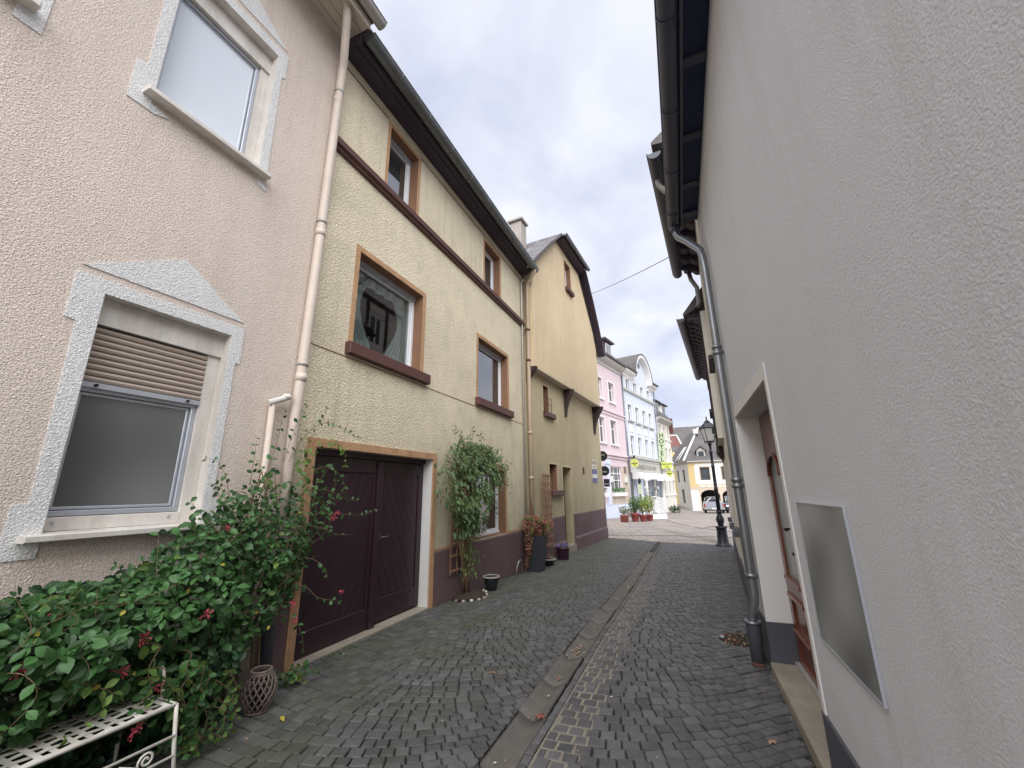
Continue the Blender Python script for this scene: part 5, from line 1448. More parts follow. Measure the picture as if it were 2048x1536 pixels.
build('skylight', MB().box(W, .5, 1.2, 80.6, 81.2, 9.5, 10.1).box(W, 1.6, 2.4, 81.6, 82.0, 10.6, 11.0), 'pvc', bkh)

# =================================================================== STREET LAMP
sl = thing('street_lamp', 'tall black cast iron street lamp with four sided lantern at the end of the lane', 'street lamp', (.77, 15.4, -.2))
c0 = (.77, 15.4, -.22)
build('pedestal', MB().lathe(c0, [(.26, 0), (.26, .05), (.20, .10), (.17, .14), (.145, .50), (.15, .56), (.17, .58), (.17, .62), (.12, .64)], 16), 'lamp_iron', sl)
build('baluster', MB().lathe(c0, [(.09, .64), (.08, .68), (.11, .76), (.125, .82), (.11, .90), (.075, .98), (.065, 1.04), (.085, 1.06), (.085, 1.10), (.06, 1.12)], 16), 'lamp_iron', sl)
build('pole', MB().lathe(c0, [(.062, 1.12), (.056, 1.75), (.07, 1.76), (.07, 1.80), (.054, 1.82), (.05, 2.5), (.062, 2.51), (.062, 2.54), (.045, 2.56), (.042, 2.95), (.065, 2.97), (.065, 3.02), (.04, 3.04), (.04, 3.22), (.07, 3.25), (.07, 3.28), (.03, 3.30)], 14), 'lamp_iron', sl)
def sq(mb, c, prof, rotd=0):
    c = Vector(c); P = []
    for (r, z) in prof:
        for k in range(4):
            a = math.pi / 4 + k * math.pi / 2 + rotd
            P.append(c + Vector((r * math.sqrt(2) * math.cos(a), r * math.sqrt(2) * math.sin(a), z)))
    f = []
    for i in range(len(prof) - 1):
        for k in range(4):
            f.append((i * 4 + k, i * 4 + (k + 1) % 4, (i + 1) * 4 + (k + 1) % 4, (i + 1) * 4 + k))
    f += [(3, 2, 1, 0), tuple(len(prof) * 4 - 4 + k for k in range(4))]
    return mb.add(P, f)
rl = .35
lh = build('lantern', sq(MB(), c0, [(.09, 3.31), (.13, 3.34), (.13, 3.36), (.09, 3.37)], rl), 'lamp_iron', sl)
def rc(r, z, k):
    a = math.pi / 4 + k * math.pi / 2 + rl
    return Vector(c0) + Vector((r * math.sqrt(2) * math.cos(a), r * math.sqrt(2) * math.sin(a), z))
fm = MB()
for k in range(4):
    fm.tube([rc(.105, 3.36, k), rc(.195, 3.80, k)], .012, 5)
    fm.tube([rc(.195, 3.80, k), rc(.195, 3.80, k + 1)], .014, 5)
    fm.tube([rc(.205, 3.84, k), rc(.225, 3.91, k)], [.016, .004], 5)
build('lantern_frame', fm, 'lamp_iron', lh)
for k in range(4):
    a, b_, c_, d_ = rc(.101, 3.37, k), rc(.101, 3.37, k + 1), rc(.188, 3.79, k + 1), rc(.188, 3.79, k)
    build('glass_pane', MB().add([a, b_, c_, d_], [(0, 1, 2, 3)]), 'lamp_glass', lh, recalc=False)
build('lantern_roof', sq(MB(), c0, [(.225, 3.815), (.215, 3.83), (.10, 3.98), (.075, 3.99), (.075, 4.03), (.03, 4.08), (.02, 4.10)], rl).lathe(c0, [(.018, 4.10), (.03, 4.12), (.012, 4.15), (.028, 4.17), (.003, 4.23)], 8), 'lamp_iron', lh)
build('base_ring', MB().lathe((.77, 15.4, -.27), [(.34, 0), (.34, .06), (.30, .07)], 16), 'concrete', sl)

# =================================================================== PLANT TOOLS
def leaf_mesh(L, wd, fold=.25, bend=.2, pts=5):
    """one leaf along +Y, normal +Z: oval, folded along the midrib, tip bent down"""
    P = []; f = []
    prof = [0, .62, 1.0, .78, 0] if pts == 5 else [0, 1, 0]
    n = len(prof)
    for i, w_ in enumerate(prof):
        t = i / (n - 1); y = L * t; z = -bend * L * t * t
        P.append(Vector((0, y, z)))
        if 0 < i < n - 1:
            P.append(Vector((-wd / 2 * w_, y, z + fold * wd / 2 * w_))); P.append(Vector((wd / 2 * w_, y, z + fold * wd / 2 * w_)))
    # indices: 0 base; then triples (mid,left,right); last tip
    def mid(i): return 0 if i == 0 else (1 + (i - 1) * 3 if i < n - 1 else 1 + (n - 2) * 3)
    for i in range(n - 1):
        m0, m1_ = mid(i), mid(i + 1)
        for s_ in (1, 2):
            a = m0 + s_ if 0 < i else m0
            b_ = m1_ + s_ if i + 1 < n - 1 else m1_
            q = [m0, m1_, b_, a] if s_ == 1 else [m0, a, b_, m1_]
            qq = []
            for v in q:
                if v not in qq: qq.append(v)
            f.append(tuple(qq))
    return P, f
def orient(normal, direction):
    n = normal.normalized(); d = direction - n * direction.dot(n)
    if d.length < 1e-4: d = Vector((1, 0, 0)) - n * n.x
    d.normalize(); x = d.cross(n)
    return Matrix((x, d, n)).transposed()
LEAFS = {}
def add_leaf(mb, pos, normal, direction, L, wd, fold=.25, bend=.2, pts=5):
    P, f = leaf_mesh(L, wd, fold, bend, pts)
    Rm = orient(normal, direction)
    mb.add([pos + Rm @ p for p in P], f)
def rnd_dir():
    while True:
        v = Vector((random.uniform(-1, 1), random.uniform(-1, 1), random.uniform(-1, 1)))
        if .05 < v.length < 1: return v.normalized()
def shoot(mb_s, mb_l, pts, r=.003, leaf=(.045, .028), step=.06, n=6, m=None, out=Vector((1, 0, .3)), spread=.8, skip=0):
    """a curved stem with opposite leaves"""
    P = [Vector(p) for p in pts]
    # Catmull-Rom
    dense = []
    ext = [P[0] * 2 - P[1]] + P + [P[-1] * 2 - P[-2]]
    for i in range(1, len(ext) - 2):
        for k in range(n):
            t = k / n
            p0, p1, p2, p3 = ext[i - 1], ext[i], ext[i + 1], ext[i + 2]
            dense.append(.5 * ((2 * p1) + (p2 - p0) * t + (2 * p0 - 5 * p1 + 4 * p2 - p3) * t * t + (3 * p1 - p0 - 3 * p2 + p3) * t ** 3))
    dense.append(P[-1])
    N_ = len(dense)
    mb_s.tube(dense, [r * (1 - .65 * i / N_) for i in range(N_)], 4, cap=False)
    acc = 0
    for i in range(1, N_):
        seg = dense[i] - dense[i - 1]; acc += seg.length
        if acc > step and i >= skip:
            acc = 0
            d = seg.normalized()
            side_ = d.cross(out); side_ = side_.normalized() if side_.length > .1 else Vector((0, 1, 0))
            for s_ in (-1, 1):
                if random.random() < .12: continue
                L = leaf[0] * random.uniform(.7, 1.35) * 1.15 * (1 - .35 * i / N_)
                add_leaf(mb_l, dense[i] + rnd_dir() * .004, out + rnd_dir() * spread, side_ * s_ + d * .4 + rnd_dir() * .4 + Vector((0, 0, -.15)), L, L * leaf[1] / leaf[0])
    return dense

# =================================================================== HONEYSUCKLE BUSH
hs = thing('honeysuckle', 'big green honeysuckle bush with pink flowers climbing the corner beside the garage gate', 'climbing shrub', (-3.4, 1.9, 0))
TOP = [(.0, 1.16), (.9, 1.12), (1.05, 1.11), (1.33, 1.08), (1.55, 1.06), (1.75, 1.20), (1.93, 1.38), (2.10, 1.50), (2.3, 1.62), (2.5, 1.74), (2.65, 1.86), (2.8, 1.84), (2.95, 1.62), (3.08, 1.35), (3.2, 1.1)]
BOT = [(.0, .40), (1.7, .42), (1.85, .30), (2.05, .05), (2.35, .12), (2.5, .42), (2.75, .50), (2.95, .62), (3.08, .9), (3.2, 1.1)]
THK = [(.0, .60), (1.2, .60), (1.8, .55), (2.2, .46), (2.5, .38), (2.8, .28), (3.0, .18), (3.2, .08)]
def interp(T, x):
    if x <= T[0][0]: return T[0][1]
    for (a, b_), (c, d) in zip(T, T[1:]):
        if x <= c: return b_ + (d - b_) * (x - a) / (c - a)
    return T[-1][1]
leafA, leafB, leafC = MB(), MB(), MB()
single = []
N_L = 8600
for i in range(N_L):
    y = random.uniform(.1, 3.15)
    zt, zb, th = interp(TOP, y), interp(BOT, y), interp(THK, y)
    # lumpy outline
    lump = noise.noise(Vector((y * 3.1, 0, 5))) * .10
    zt += lump
    z = zb + (zt - zb) * (random.random() ** .8)
    prof_ = math.sin(math.pi * min(1, max(0, (z - zb) / (zt - zb))) ** .8) ** .5
    th_l = th * (.35 + .65 * prof_) * (1 + .35 * noise.noise(Vector((y * 4, z * 4, 1))))
    depth = random.random() ** 2.0
    x = -3.61 + th_l * (1 - depth * .75)
    hole = noise.noise(Vector((y * 6.5, z * 6.5, 9)))
    if hole < -.28 and depth < .6: continue
    if z > 1.15 and random.random() < min(.78, (z - 1.15) * 1.15): continue
    if y > 2.75 and random.random() < .5: continue
    pos = Vector((x, y, z))
    nrm = Vector((.75, -.25, .75)) + rnd_dir() * .75
    dr_ = Vector((.3, random.uniform(-1, 1), random.uniform(-1, .35)))
    L = random.choice((.035, .05, .06, .07, .08)) * random.uniform(.85, 1.15) * (1 if y < 2.4 else .8)
    r_ = random.random()
    if depth < .12 and (y < 2.5) and L > .058 and r_ < .6:
        single.append((pos, nrm, dr_, L)); continue
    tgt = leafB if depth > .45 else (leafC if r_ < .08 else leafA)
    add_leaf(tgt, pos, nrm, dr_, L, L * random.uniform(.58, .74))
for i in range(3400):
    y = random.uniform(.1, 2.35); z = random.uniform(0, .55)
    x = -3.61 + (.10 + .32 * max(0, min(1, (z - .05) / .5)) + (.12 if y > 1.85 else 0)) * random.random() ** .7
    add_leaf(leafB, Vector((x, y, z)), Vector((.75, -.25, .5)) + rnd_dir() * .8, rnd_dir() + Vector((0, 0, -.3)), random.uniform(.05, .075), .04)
# the biggest leaves as parts of their own
single.sort(key=lambda s_: -s_[3] / (s_[0] - CAMP).length)
P, f = leaf_mesh(.07, .045)
lm = bpy.data.meshes.new('leaf'); lm.from_pydata(P, [], f); lm.materials.append(M['leaf'])
for i, (pos, nrm, dr_, L) in enumerate(single):
    if i < 290:
        o = bpy.data.objects.new('leaf', lm); COL.objects.link(o); o.parent = hs
        o.matrix_local = Matrix.Translation(pos - wl(hs)) @ orient(nrm, dr_).to_4x4() @ Matrix.Scale(L / .07, 4)
    else:
        add_leaf(leafA, pos, nrm, dr_, L, L * .65)
stems = MB()
for i in range(70):
    y = random.uniform(.3, 3.0); zt, zb, th = interp(TOP, y), interp(BOT, y), interp(THK, y)
    x0 = -3.5 + random.uniform(0, th * .6); z0 = random.uniform(zb, zb + .4 * (zt - zb))
    pts = [(x0, y, z0)]
    for k in range(3):
        pts.append((x0 + random.uniform(-.02, .16) * (k + 1) * .5, y + random.uniform(-.12, .12) * (k + 1), min(zt + .06, z0 + (zt - z0) * (k + 1) / 3)))
    shoot(stems, leafA, pts, .0035, (.055, .036), .05)
# main woody stems rising from the ground beside the basket
for i in range(7):
    y = random.uniform(2.25, 2.75)
    stems.tube([(-3.45 + random.uniform(-.1, .1), y, 0), (-3.5, y + random.uniform(-.1, .1), .5), (-3.52, y + random.uniform(-.2, .2), 1.1), (-3.5, 2.6 + random.uniform(-.2, .2), 1.8)], [.012, .010, .008, .005], 6)
# long free shoots: upward beside the pipe, across the gate, out into the lane
def S(pts, **k): shoot(stems, leafA if random.random() < .7 else leafC, pts, **k)
S([(-3.5, 2.75, 1.9), (-3.48, 2.80, 2.2), (-3.47, 2.88, 2.4), (-3.48, 2.92, 2.52)], leaf=(.05, .03))
S([(-3.5, 2.8, 1.9), (-3.46, 2.95, 2.2), (-3.44, 3.15, 2.32), (-3.45, 3.4, 2.28), (-3.46, 3.62, 2.22), (-3.47, 3.8, 2.24)], leaf=(.045, .026))
S([(-3.5, 2.85, 1.8), (-3.42, 3.05, 2.05), (-3.38, 3.22, 2.12), (-3.36, 3.35, 2.02), (-3.36, 3.38, 1.86)], leaf=(.055, .036), step=.05)
S([(-3.5, 2.9, 1.7), (-3.38, 3.1, 1.86), (-3.33, 3.26, 1.80), (-3.32, 3.36, 1.66), (-3.33, 3.40, 1.56)], leaf=(.05, .034))
S([(-3.5, 2.9, 1.6), (-3.36, 3.12, 1.64), (-3.3, 3.32, 1.56), (-3.28, 3.5, 1.52)], leaf=(.05, .034))
S([(-3.45, 2.85, 1.35), (-3.30, 3.05, 1.42), (-3.22, 3.25, 1.40), (-3.18, 3.48, 1.38), (-3.17, 3.66, 1.42)], leaf=(.04, .026), step=.055)
S([(-3.45, 2.85, 1.30), (-3.30, 3.02, 1.30), (-3.22, 3.18, 1.22), (-3.18, 3.35, 1.20)], leaf=(.04, .026))
S([(-3.45, 2.85, 1.05), (-3.3, 3.0, 1.02), (-3.22, 3.08, .94), (-3.2, 3.12, .84)], leaf=(.05, .036))
S([(-3.45, 2.8, .85), (-3.3, 2.95, .80), (-3.2, 3.02, .70), (-3.15, 3.12, .66), (-3.12, 3.22, .62)], leaf=(.04, .028))
S([(-3.5, 2.75, .6), (-3.35, 2.9, .55), (-3.28, 2.96, .42), (-3.26, 2.98, .30)], leaf=(.045, .03))
S([(-3.5, 2.3, 1.55), (-3.45, 2.2, 1.75), (-3.46, 2.12, 1.86), (-3.48, 2.05, 1.88)], leaf=(.04, .026))
S([(-3.5, 2.45, 1.7), (-3.45, 2.42, 1.95), (-3.48, 2.44, 2.08)], leaf=(.04, .026))
S([(-3.5, 2.6, 1.8), (-3.45, 2.62, 2.1), (-3.48, 2.66, 2.32), (-3.5, 2.72, 2.42)], leaf=(.045, .03))
S([(-3.5, 2.9, 1.9), (-3.44, 3.0, 2.2), (-3.44, 3.12, 2.42), (-3.46, 3.14, 2.52)], leaf=(.045, .03))
for i in range(26):      # drooping shoots over the bench and the dark gap below
    y = random.uniform(.8, 2.3); z = interp(BOT, y) + random.uniform(.1, .45)
    x = -3.6 + interp(THK, y) * .9
    S([(x, y, z), (x + .08, y + random.uniform(-.06, .1), z - .02), (x + .13, y + random.uniform(-.06, .12), z - .12), (x + .12, y + random.uniform(-.06, .14), z - random.uniform(.18, .3))], leaf=(.055, .036), step=.045)
for i in range(16):      # low growth on the paving by the basket
    a = random.uniform(0, 2 * math.pi); c = Vector((-3.15, 2.05, .02)) if i % 2 else Vector((-3.35, 2.98, .02))
    S([c, c + Vector((.10 * math.cos(a), .12 * math.sin(a), .08)), c + Vector((.20 * math.cos(a), .22 * math.sin(a), .05))], leaf=(.045, .032), step=.035)
yl = MB()
for i in range(12):
    y = random.uniform(.8, 3.0); z = random.uniform(interp(BOT, y), interp(TOP, y) - .05)
    add_leaf(yl, Vector((-3.58 + interp(THK, y), y, z)), Vector((1, 0, .3)) + rnd_dir() * .5, rnd_dir(), .038, .022)
build('foliage', leafA, 'leaf', hs, recalc=False, kind='stuff')
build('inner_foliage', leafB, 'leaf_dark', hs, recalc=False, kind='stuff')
build('young_foliage', leafC, 'leaf_light', hs, recalc=False, kind='stuff')
build('faded_leaves', yl, 'leaf_yellow', hs, recalc=False, kind='stuff')
build('stems', stems, 'stem', hs, recalc=False, kind='stuff')
for (x, y, z, r) in ((-3.02, 1.60, .80, .045), (-3.02, 1.52, .66, .045), (-3.06, 1.13, .80, .045), (-3.2, 1.25, .98, .03), (-3.28, 2.15, 1.36, .04), (-3.22, 2.05, 1.06, .03), (-2.98, 1.92, .86, .03),
                     (-3.15, 2.72, .72, .04), (-3.2, 2.8, .58, .03), (-3.22, 3.18, 1.42, .03), (-3.2, 3.12, 1.38, .03), (-3.08, 3.18, .72, .022), (-2.92, 1.60, .38, .04), (-3.0, 1.72, .52, .03)):
    fb = MB(); c = Vector((x, y, z)); ax = Vector((.6, .1, .2))
    for k in range(15):
        d = (rnd_dir() + ax * .8).normalized(); L = r * random.uniform(.7, 1.2)
        fb.tube([c, c + d * L * .7, c + d * L + Vector((0, 0, -.2 * L))], [.0012, .0018, .004], 4)
        e = c + d * L
        fb.add([e, e + rnd_dir() * .011, e + rnd_dir() * .011], [(0, 1, 2)])
    build('flower', fb, 'flower_pink', hs, recalc=False)

# =================================================================== WHITE METAL BENCH
bn = thing('bench', 'white painted metal garden bench with woven seat, half covered by the honeysuckle', 'bench', (-3.15, 1.0, 0))
BX0, BX1, BY0, BY1, BZ = -3.42, -2.90, .35, 1.78, .425
nx_s, ny_s = 8, 22
for k in range(nx_s):     # strips running along the bench
    x = BX0 + .03 + (BX1 - BX0 - .06) * k / (nx_s - 1)
    mb = MB(); P = []
    nn = ny_s * 2
    for j in range(nn + 1):
        y = BY0 + .02 + (BY1 - BY0 - .04) * j / nn
        z = BZ + .003 * math.sin(math.pi * (j / 2 + k)) + .0
        P += [(x - .0135, y, z), (x + .0135, y, z), (x + .0135, y, z - .003), (x - .0135, y, z - .003)]
    f = []
    for j in range(nn):
        for q in range(4): f.append((j * 4 + q, j * 4 + (q + 1) % 4, j * 4 + 4 + (q + 1) % 4, j * 4 + 4 + q))
    mb.add(P, f); build('slat', mb, 'bench_paint', bn, recalc=False)
for j in range(ny_s):
    y = BY0 + .035 + (BY1 - BY0 - .07) * j / (ny_s - 1)
    z = BZ + (.0045 if j % 2 else -.0045)
    build('cross_slat', MB().box(W, BX0 + .01, BX1 - .01, y - .0125, y + .0125, z - .0015, z + .0015), 'bench_paint', bn)
rim = [(BX0, BY0, BZ), (BX1, BY0, BZ), (BX1, BY1, BZ), (BX0, BY1, BZ), (BX0, BY0, BZ)]
build('seat_rim', MB().tube(rim, .010, 8), 'bench_paint', bn)
for (x, y, dx, dy) in ((BX1, BY1, .03, .04), (BX1, BY0, .03, -.04), (BX0, BY1, -.04, .04), (BX0, BY0, -.04, -.04)):
    top_ = .425
    build('leg', MB().tube([(x, y, top_), (x + dx * .4, y + dy * .4, .22), (x + dx, y + dy, 0)], .011, 8), 'bench_paint', bn)
def spiral(c, r0, r1, turns, a0, pl='yz', n=22, x=None):
    pts = []
    for i in range(n + 1):
        t = i / n; a = a0 + turns * 2 * math.pi * t; r = r0 + (r1 - r0) * t
        pts.append(Vector((c[0], c[1] + r * math.cos(a), c[2] + r * math.sin(a))))
    return pts
fr_ = MB()
fr_.tube([(BX1 + .015, BY0, .27), (BX1 + .015, BY1 + .01, .27)], .008, 6).tube([(BX1 + .02, BY0, .17), (BX1 + .02, BY1 + .02, .17)], .008, 6)
build_split('front_rail', fr_, 'bench_paint', bn)
for yc in (1.66, 1.30, .94, .58):
    build('scroll', MB().tube(spiral((BX1 + .018, yc, .215), .008, .04, 1.6, 0) + [(BX1 + .018, yc - .12, .24), (BX1 + .018, yc - .28, .18)], .006, 6), 'bench_paint', bn)
bk = MB()
bk.tube([(BX0 - .02, BY0, .43), (BX0 - .06, BY0, .95), (BX0 - .06, (BY0 + BY1) / 2, 1.05), (BX0 - .06, BY1, .95), (BX0 - .02, BY1, .43)], .010, 8).tube([(BX0 - .03, BY0, .52), (BX0 - .03, BY1, .52)], .009, 6)
build('back_frame', bk, 'bench_paint', bn)
for k in range(9):
    y0 = BY0 + .02 + k * .155
    build('back_lattice', MB().tube([(BX0 - .035, y0, .53), (BX0 - .05, y0 + .15, .78)], .009, 5).tube([(BX0 - .037, y0 + .15, .53), (BX0 - .052, y0, .78)], .009, 5), 'bench_paint', bn)
for yc in (.62, 1.05, 1.48):
    build('scroll', MB().tube(spiral((BX0 - .02, yc, .66), .01, .07, 1.3, 1), .008, 6), 'bench_paint', bn)
build('armrest', MB().tube([(BX1 - .16, BY1 + .01, .425), (BX1 - .15, BY1, .50), (BX1 - .17, BY1, .57), (BX1 - .24, BY1, .61), (BX0 - .05, BY1 + .01, .60)], .010, 8), 'bench_paint', bn)

# =================================================================== WICKER LANTERN BASKET
wb = thing('wicker_basket', 'round brown wicker lattice basket standing on the cobbles left of the garage gate', 'basket', (-3.24, 2.58, 0))
cb0 = Vector((-3.24, 2.58, 0))
def bprof(t): return .062 + .056 * math.sin(math.pi * (t * .90 + .07))
HB = .255
for k in range(16):
    for s_ in (-1, 1):
        pts = []
        for i in range(11):
            t = i / 10; a = 2 * math.pi * k / 16 + s_ * t * 1.35; r = bprof(t) + (.004 if s_ > 0 else 0)
            pts.append(cb0 + Vector((r * math.cos(a), r * math.sin(a), .015 + HB * t)))
        build('strand', MB().tube(pts, .0055, 5, cap=False), 'wicker', wb, recalc=False)
rg = MB()
for z, r in ((.012, .078), (.262, .074), (.278, .071)):
    rg.tube([cb0 + Vector((r * math.cos(2 * math.pi * k / 20), r * math.sin(2 * math.pi * k / 20), z)) for k in range(21)], .010, 6)
build_split('rim', rg, 'wicker', wb, recalc=False)
build('candle_jar', MB().lathe(cb0 + Vector((0, 0, .02)), [(.045, 0), (.045, .15), (.04, .16)], 14), 'dark_room', wb)

# =================================================================== TRELLISES
def trellis(nm_parent, F, u0, u1, w, z0, z1, nv, nh, m='trellis_wood', t=.022):
    for i in range(nv):
        u = u0 + (u1 - u0) * i / (nv - 1)
        bx('slat', F, (u - t / 2, u + t / 2, w, w + .012, z0, z1), m, nm_parent)
    for j in range(nh):
        z = z0 + .06 + (z1 - z0 - .12) * j / (nh - 1)
        bx('cross_slat', F, (u0 - .03, u1 + .03, w + .0125, w + .025, z - t / 2, z + t / 2), m, nm_parent)
t1_ = thing('trellis', 'brown wooden trellis carrying the climbing plant beside the ground floor window', 'trellis', (-3.6, 6.05, .3))
trellis(t1_, FL, 5.95, 6.56, .05, .34, 2.0, 4, 8, t=.03)
t2_ = thing('trellis', 'narrow bare wooden trellis leaning on the gabled house behind the tall planter', 'trellis', FB.p(.95, .05, .2))
trellis(t2_, FB, .78, 1.30, .10, .22, 2.03, 4, 10, t=.052)

# =================================================================== CLIMBER ON THE FIRST TRELLIS
cl = thing('climbing_plant', 'bushy green climber with thin drooping leaves on the trellis by the ground floor window', 'climbing plant', (-3.4, 6.3, 0))
cs_, c1, c2, c3 = MB(), MB(), MB(), MB()
for i in range(9):
    y = 6.35 + random.uniform(-.1, .1)
    cs_.tube([(-3.50 + random.uniform(-.05, .05), y, .0), (-3.5, 6.3 + random.uniform(-.12, .12), .35), (-3.53, 6.2 + random.uniform(-.2, .2), .9), (-3.52, 6.2 + random.uniform(-.3, .3), 1.6), (-3.45, 6.3 + random.uniform(-.5, .6), 2.1)], [.012, .010, .012, .010, .004], 6)
for i in range(9):
    y = 6.35 + random.uniform(-.12, .12)
    cs_.tube([(-3.53 + .03 * random.random(), y - .05, .35), (-3.51, y - .1, .9), (-3.50, y - .05, 1.7)], [.02, .038, .03], 6)
for i in range(3900):
    z = random.uniform(.95, 2.45)
    if z > 1.35:
        yc, hw_ = 6.32 + (z - 1.35) * .30, .50 + .42 * math.sin(math.pi * (z - 1.25) / 1.3)
    else:
        yc, hw_ = 6.2, .30
    y = yc + random.gauss(0, .55) * hw_ * 1.2
    if y > 6.85 and z < 1.75 and random.random() < .88: continue
    if abs(y - yc) > hw_ * 1.35: continue
    if noise.noise(Vector((y * 4, z * 4, 3))) + .5 * noise.noise(Vector((y * 9, z * 9, 7))) < -.10: continue
    x = -3.60 + (.18 + .20 * math.sin(math.pi * min(1, max(0, (z - .7) / 1.8)))) * (1 - random.random() ** 2)
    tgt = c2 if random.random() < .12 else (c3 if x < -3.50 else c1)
    L = random.uniform(.06, .11)
    add_leaf(tgt, Vector((x, y, z)), Vector((.8, -.2, .6)) + rnd_dir() * .7, Vector((.25, random.uniform(-.6, .6), -.9)), L, L * .36, pts=5)
for i in range(64):
    a = random.uniform(-.2, math.pi + .2); y0 = 6.4 + random.uniform(-.3, .3); z0 = random.uniform(1.7, 2.1); r = random.uniform(.45, .8)
    e = Vector((-3.35 + random.uniform(-.1, .1), y0 + r * math.cos(a) * 1.15, z0 + r * math.sin(a) * .8))
    shoot(cs_, c1, [(-3.5, y0, z0), Vector((-3.38, y0, z0)).lerp(e, .6) + Vector((0, 0, .1)), e, e + Vector((.02, .06 * math.copysign(1, math.cos(a)), -.14))], .0035, (.07, .024), .05)
for p_ in ([(-3.5, 6.7, 1.85), (-3.38, 7.0, 1.95), (-3.36, 7.35, 1.85), (-3.36, 7.6, 1.66)], [(-3.5, 6.0, 1.5), (-3.4, 5.75, 1.6), (-3.36, 5.55, 1.5), (-3.35, 5.45, 1.35)], [(-3.5, 6.6, 1.4), (-3.4, 6.9, 1.5), (-3.38, 7.15, 1.42), (-3.38, 7.25, 1.2)]):
    for k in range(3):
        shoot(cs_, c1, [(a + random.uniform(-.03, .03), b_ + random.uniform(-.08, .08), c_ + random.uniform(-.08, .08)) for a, b_, c_ in p_], .0035, (.07, .024), .045)
for i in range(260):
    z = random.uniform(.25, 1.1); y = 6.35 + random.gauss(0, .16)
    add_leaf(c2 if random.random() < .7 else c1, Vector((-3.5 + random.uniform(0, .1), y, z)), Vector((.8, -.2, .4)) + rnd_dir() * .7, Vector((.2, random.uniform(-.5, .5), -.8)), random.uniform(.03, .06), .02)
build('stems', cs_, 'stem', cl, recalc=False, kind='stuff')
build('foliage', c1, 'leaf_climber', cl, recalc=False, kind='stuff')
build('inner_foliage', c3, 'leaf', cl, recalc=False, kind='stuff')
build('yellowing_leaves', c2, 'leaf_light', cl, recalc=False, kind='stuff')
# ring of edging stones with pebbles at its foot
rs = thing('stone_ring', 'half ring of edging stones and white pebbles round the foot of the climber', 'flower bed edging', (-3.5, 6.35, 0))
build('soil', MB().lathe((-3.5, 6.35, -.05), [(.30, 0), (.30, .055), (.2, .075), (.02, .085)], 20), 'soil', rs)
def rock(c, r, m, parent, name='pebble', flat=.6):
    mb = MB(); c = Vector(c); P = []; f = []
    for i in range(5):
        th = math.pi * i / 4
        for k in range(7):
            ph = 2 * math.pi * k / 7
            rr = r * (1 + random.uniform(-.15, .15))
            P.append(c + Vector((rr * math.sin(th) * math.cos(ph), rr * math.sin(th) * math.sin(ph) * 1.15, rr * flat * math.cos(th))))
    for i in range(4):
        for k in range(7):
            f.append((i * 7 + k, i * 7 + (k + 1) % 7, (i + 1) * 7 + (k + 1) % 7, (i + 1) * 7 + k))
    mb.add(P, f, True)
    return build(name, mb, m, parent)
for k in range(9):
    a = -math.pi * .5 + math.pi * k / 8
    x, y = -3.5 + .30 * math.cos(a), 6.35 + .36 * math.sin(a)
    rock((x, y, gz(x, y) + .01), random.uniform(.03, .045), 'pebble' if k in (1, 2, 3, 6, 7) else 'concrete', rs)
for k in range(9):
    rock((-3.36 + random.uniform(-.06, .06), 6.2 + .07 * k, gz(-3.4, 6.3) + .02), random.uniform(.018, .03), 'pebble', rs)

# =================================================================== POTS ALONG THE LEFT WALL
def pot(name, label, c, prof, m, rim_m=None, cat='flower pot', group=None, n=20):
    t = thing(name, label, cat, c, group)
    build('pot_body', MB().lathe(c, prof, n), m, t)
    (r, z) = prof[-1]
    build('soil', MB().lathe((c[0], c[1], c[2] + z - .02), [(r * .92, 0), (r * .9, .022), (.01, .026)], n), 'soil', t)
    if rim_m:
        build('rim', MB().tube([(c[0] + r * math.cos(2 * math.pi * k / n), c[1] + r * math.sin(2 * math.pi * k / n), c[2] + z) for k in range(n + 1)], r * .07 + .004, 6, cap=False), rim_m, t)
    return t
def G(x, y, dz=0): return (x, y, gz(x, y) + dz)
p1 = pot('flower_pot', 'round black glazed pot with pale rim on the cobbles right of the climber', G(-3.38, 6.98, .0), [(.085, 0), (.095, .01), (.125, .14), (.14, .20), (.14, .215)], 'pot_black', 'pot_rim')
lf_ = MB()
for k in range(26):
    a = random.uniform(0, 6.28); b0 = Vector(G(-3.38, 6.98, .20))
    add_leaf(lf_, b0 + Vector((.09 * math.cos(a), .09 * math.sin(a), .01)), Vector((math.cos(a), math.sin(a), 1)), Vector((math.cos(a), math.sin(a), random.uniform(-.8, .6))), .07, .025)
build('plant', lf_, 'leaf_light', p1, recalc=False)
# tall planter
tpn = thing('planter', 'tall square anthracite planter with russet shrub in front of the beige downpipe', 'planter', G(-3.34, 9.28))
pc = Vector(G(-3.34, 9.22)); mb = MB()
sq(mb, pc, [(.13, 0), (.20, .74), (.20, .76), (.175, .76), (.17, .72)], -.12)
build('planter_body', mb, 'planter', tpn)
sb2, l2m, l3m = MB(), MB(), MB()
for k in range(120):
    a = random.uniform(0, 6.28); b0 = pc + Vector((random.uniform(-.12, .12), random.uniform(-.12, .12), .72)); r = random.uniform(.1, .32); h = random.uniform(.15, .48)
    shoot(sb2, l2m if random.random() < .85 else l3m, [b0, b0 + Vector((r * .4 * math.cos(a), r * .4 * math.sin(a), h * .7)), b0 + Vector((r * math.cos(a), r * math.sin(a), h)), b0 + Vector((r * 1.15 * math.cos(a), r * 1.15 * math.sin(a), h - .08))], .003, (.045, .03), .028, out=Vector((.6, -.4, .7)))
for k in range(26):
    z = random.uniform(-.1, .7); side_ = random.uniform(-.26, -.18)
    b0 = pc + Vector((side_ * .6, side_, z + .1))
    shoot(sb2, l2m, [pc + Vector((0, -.2, .72)), b0 + Vector((0, 0, .1)), b0], .003, (.04, .026), .04)
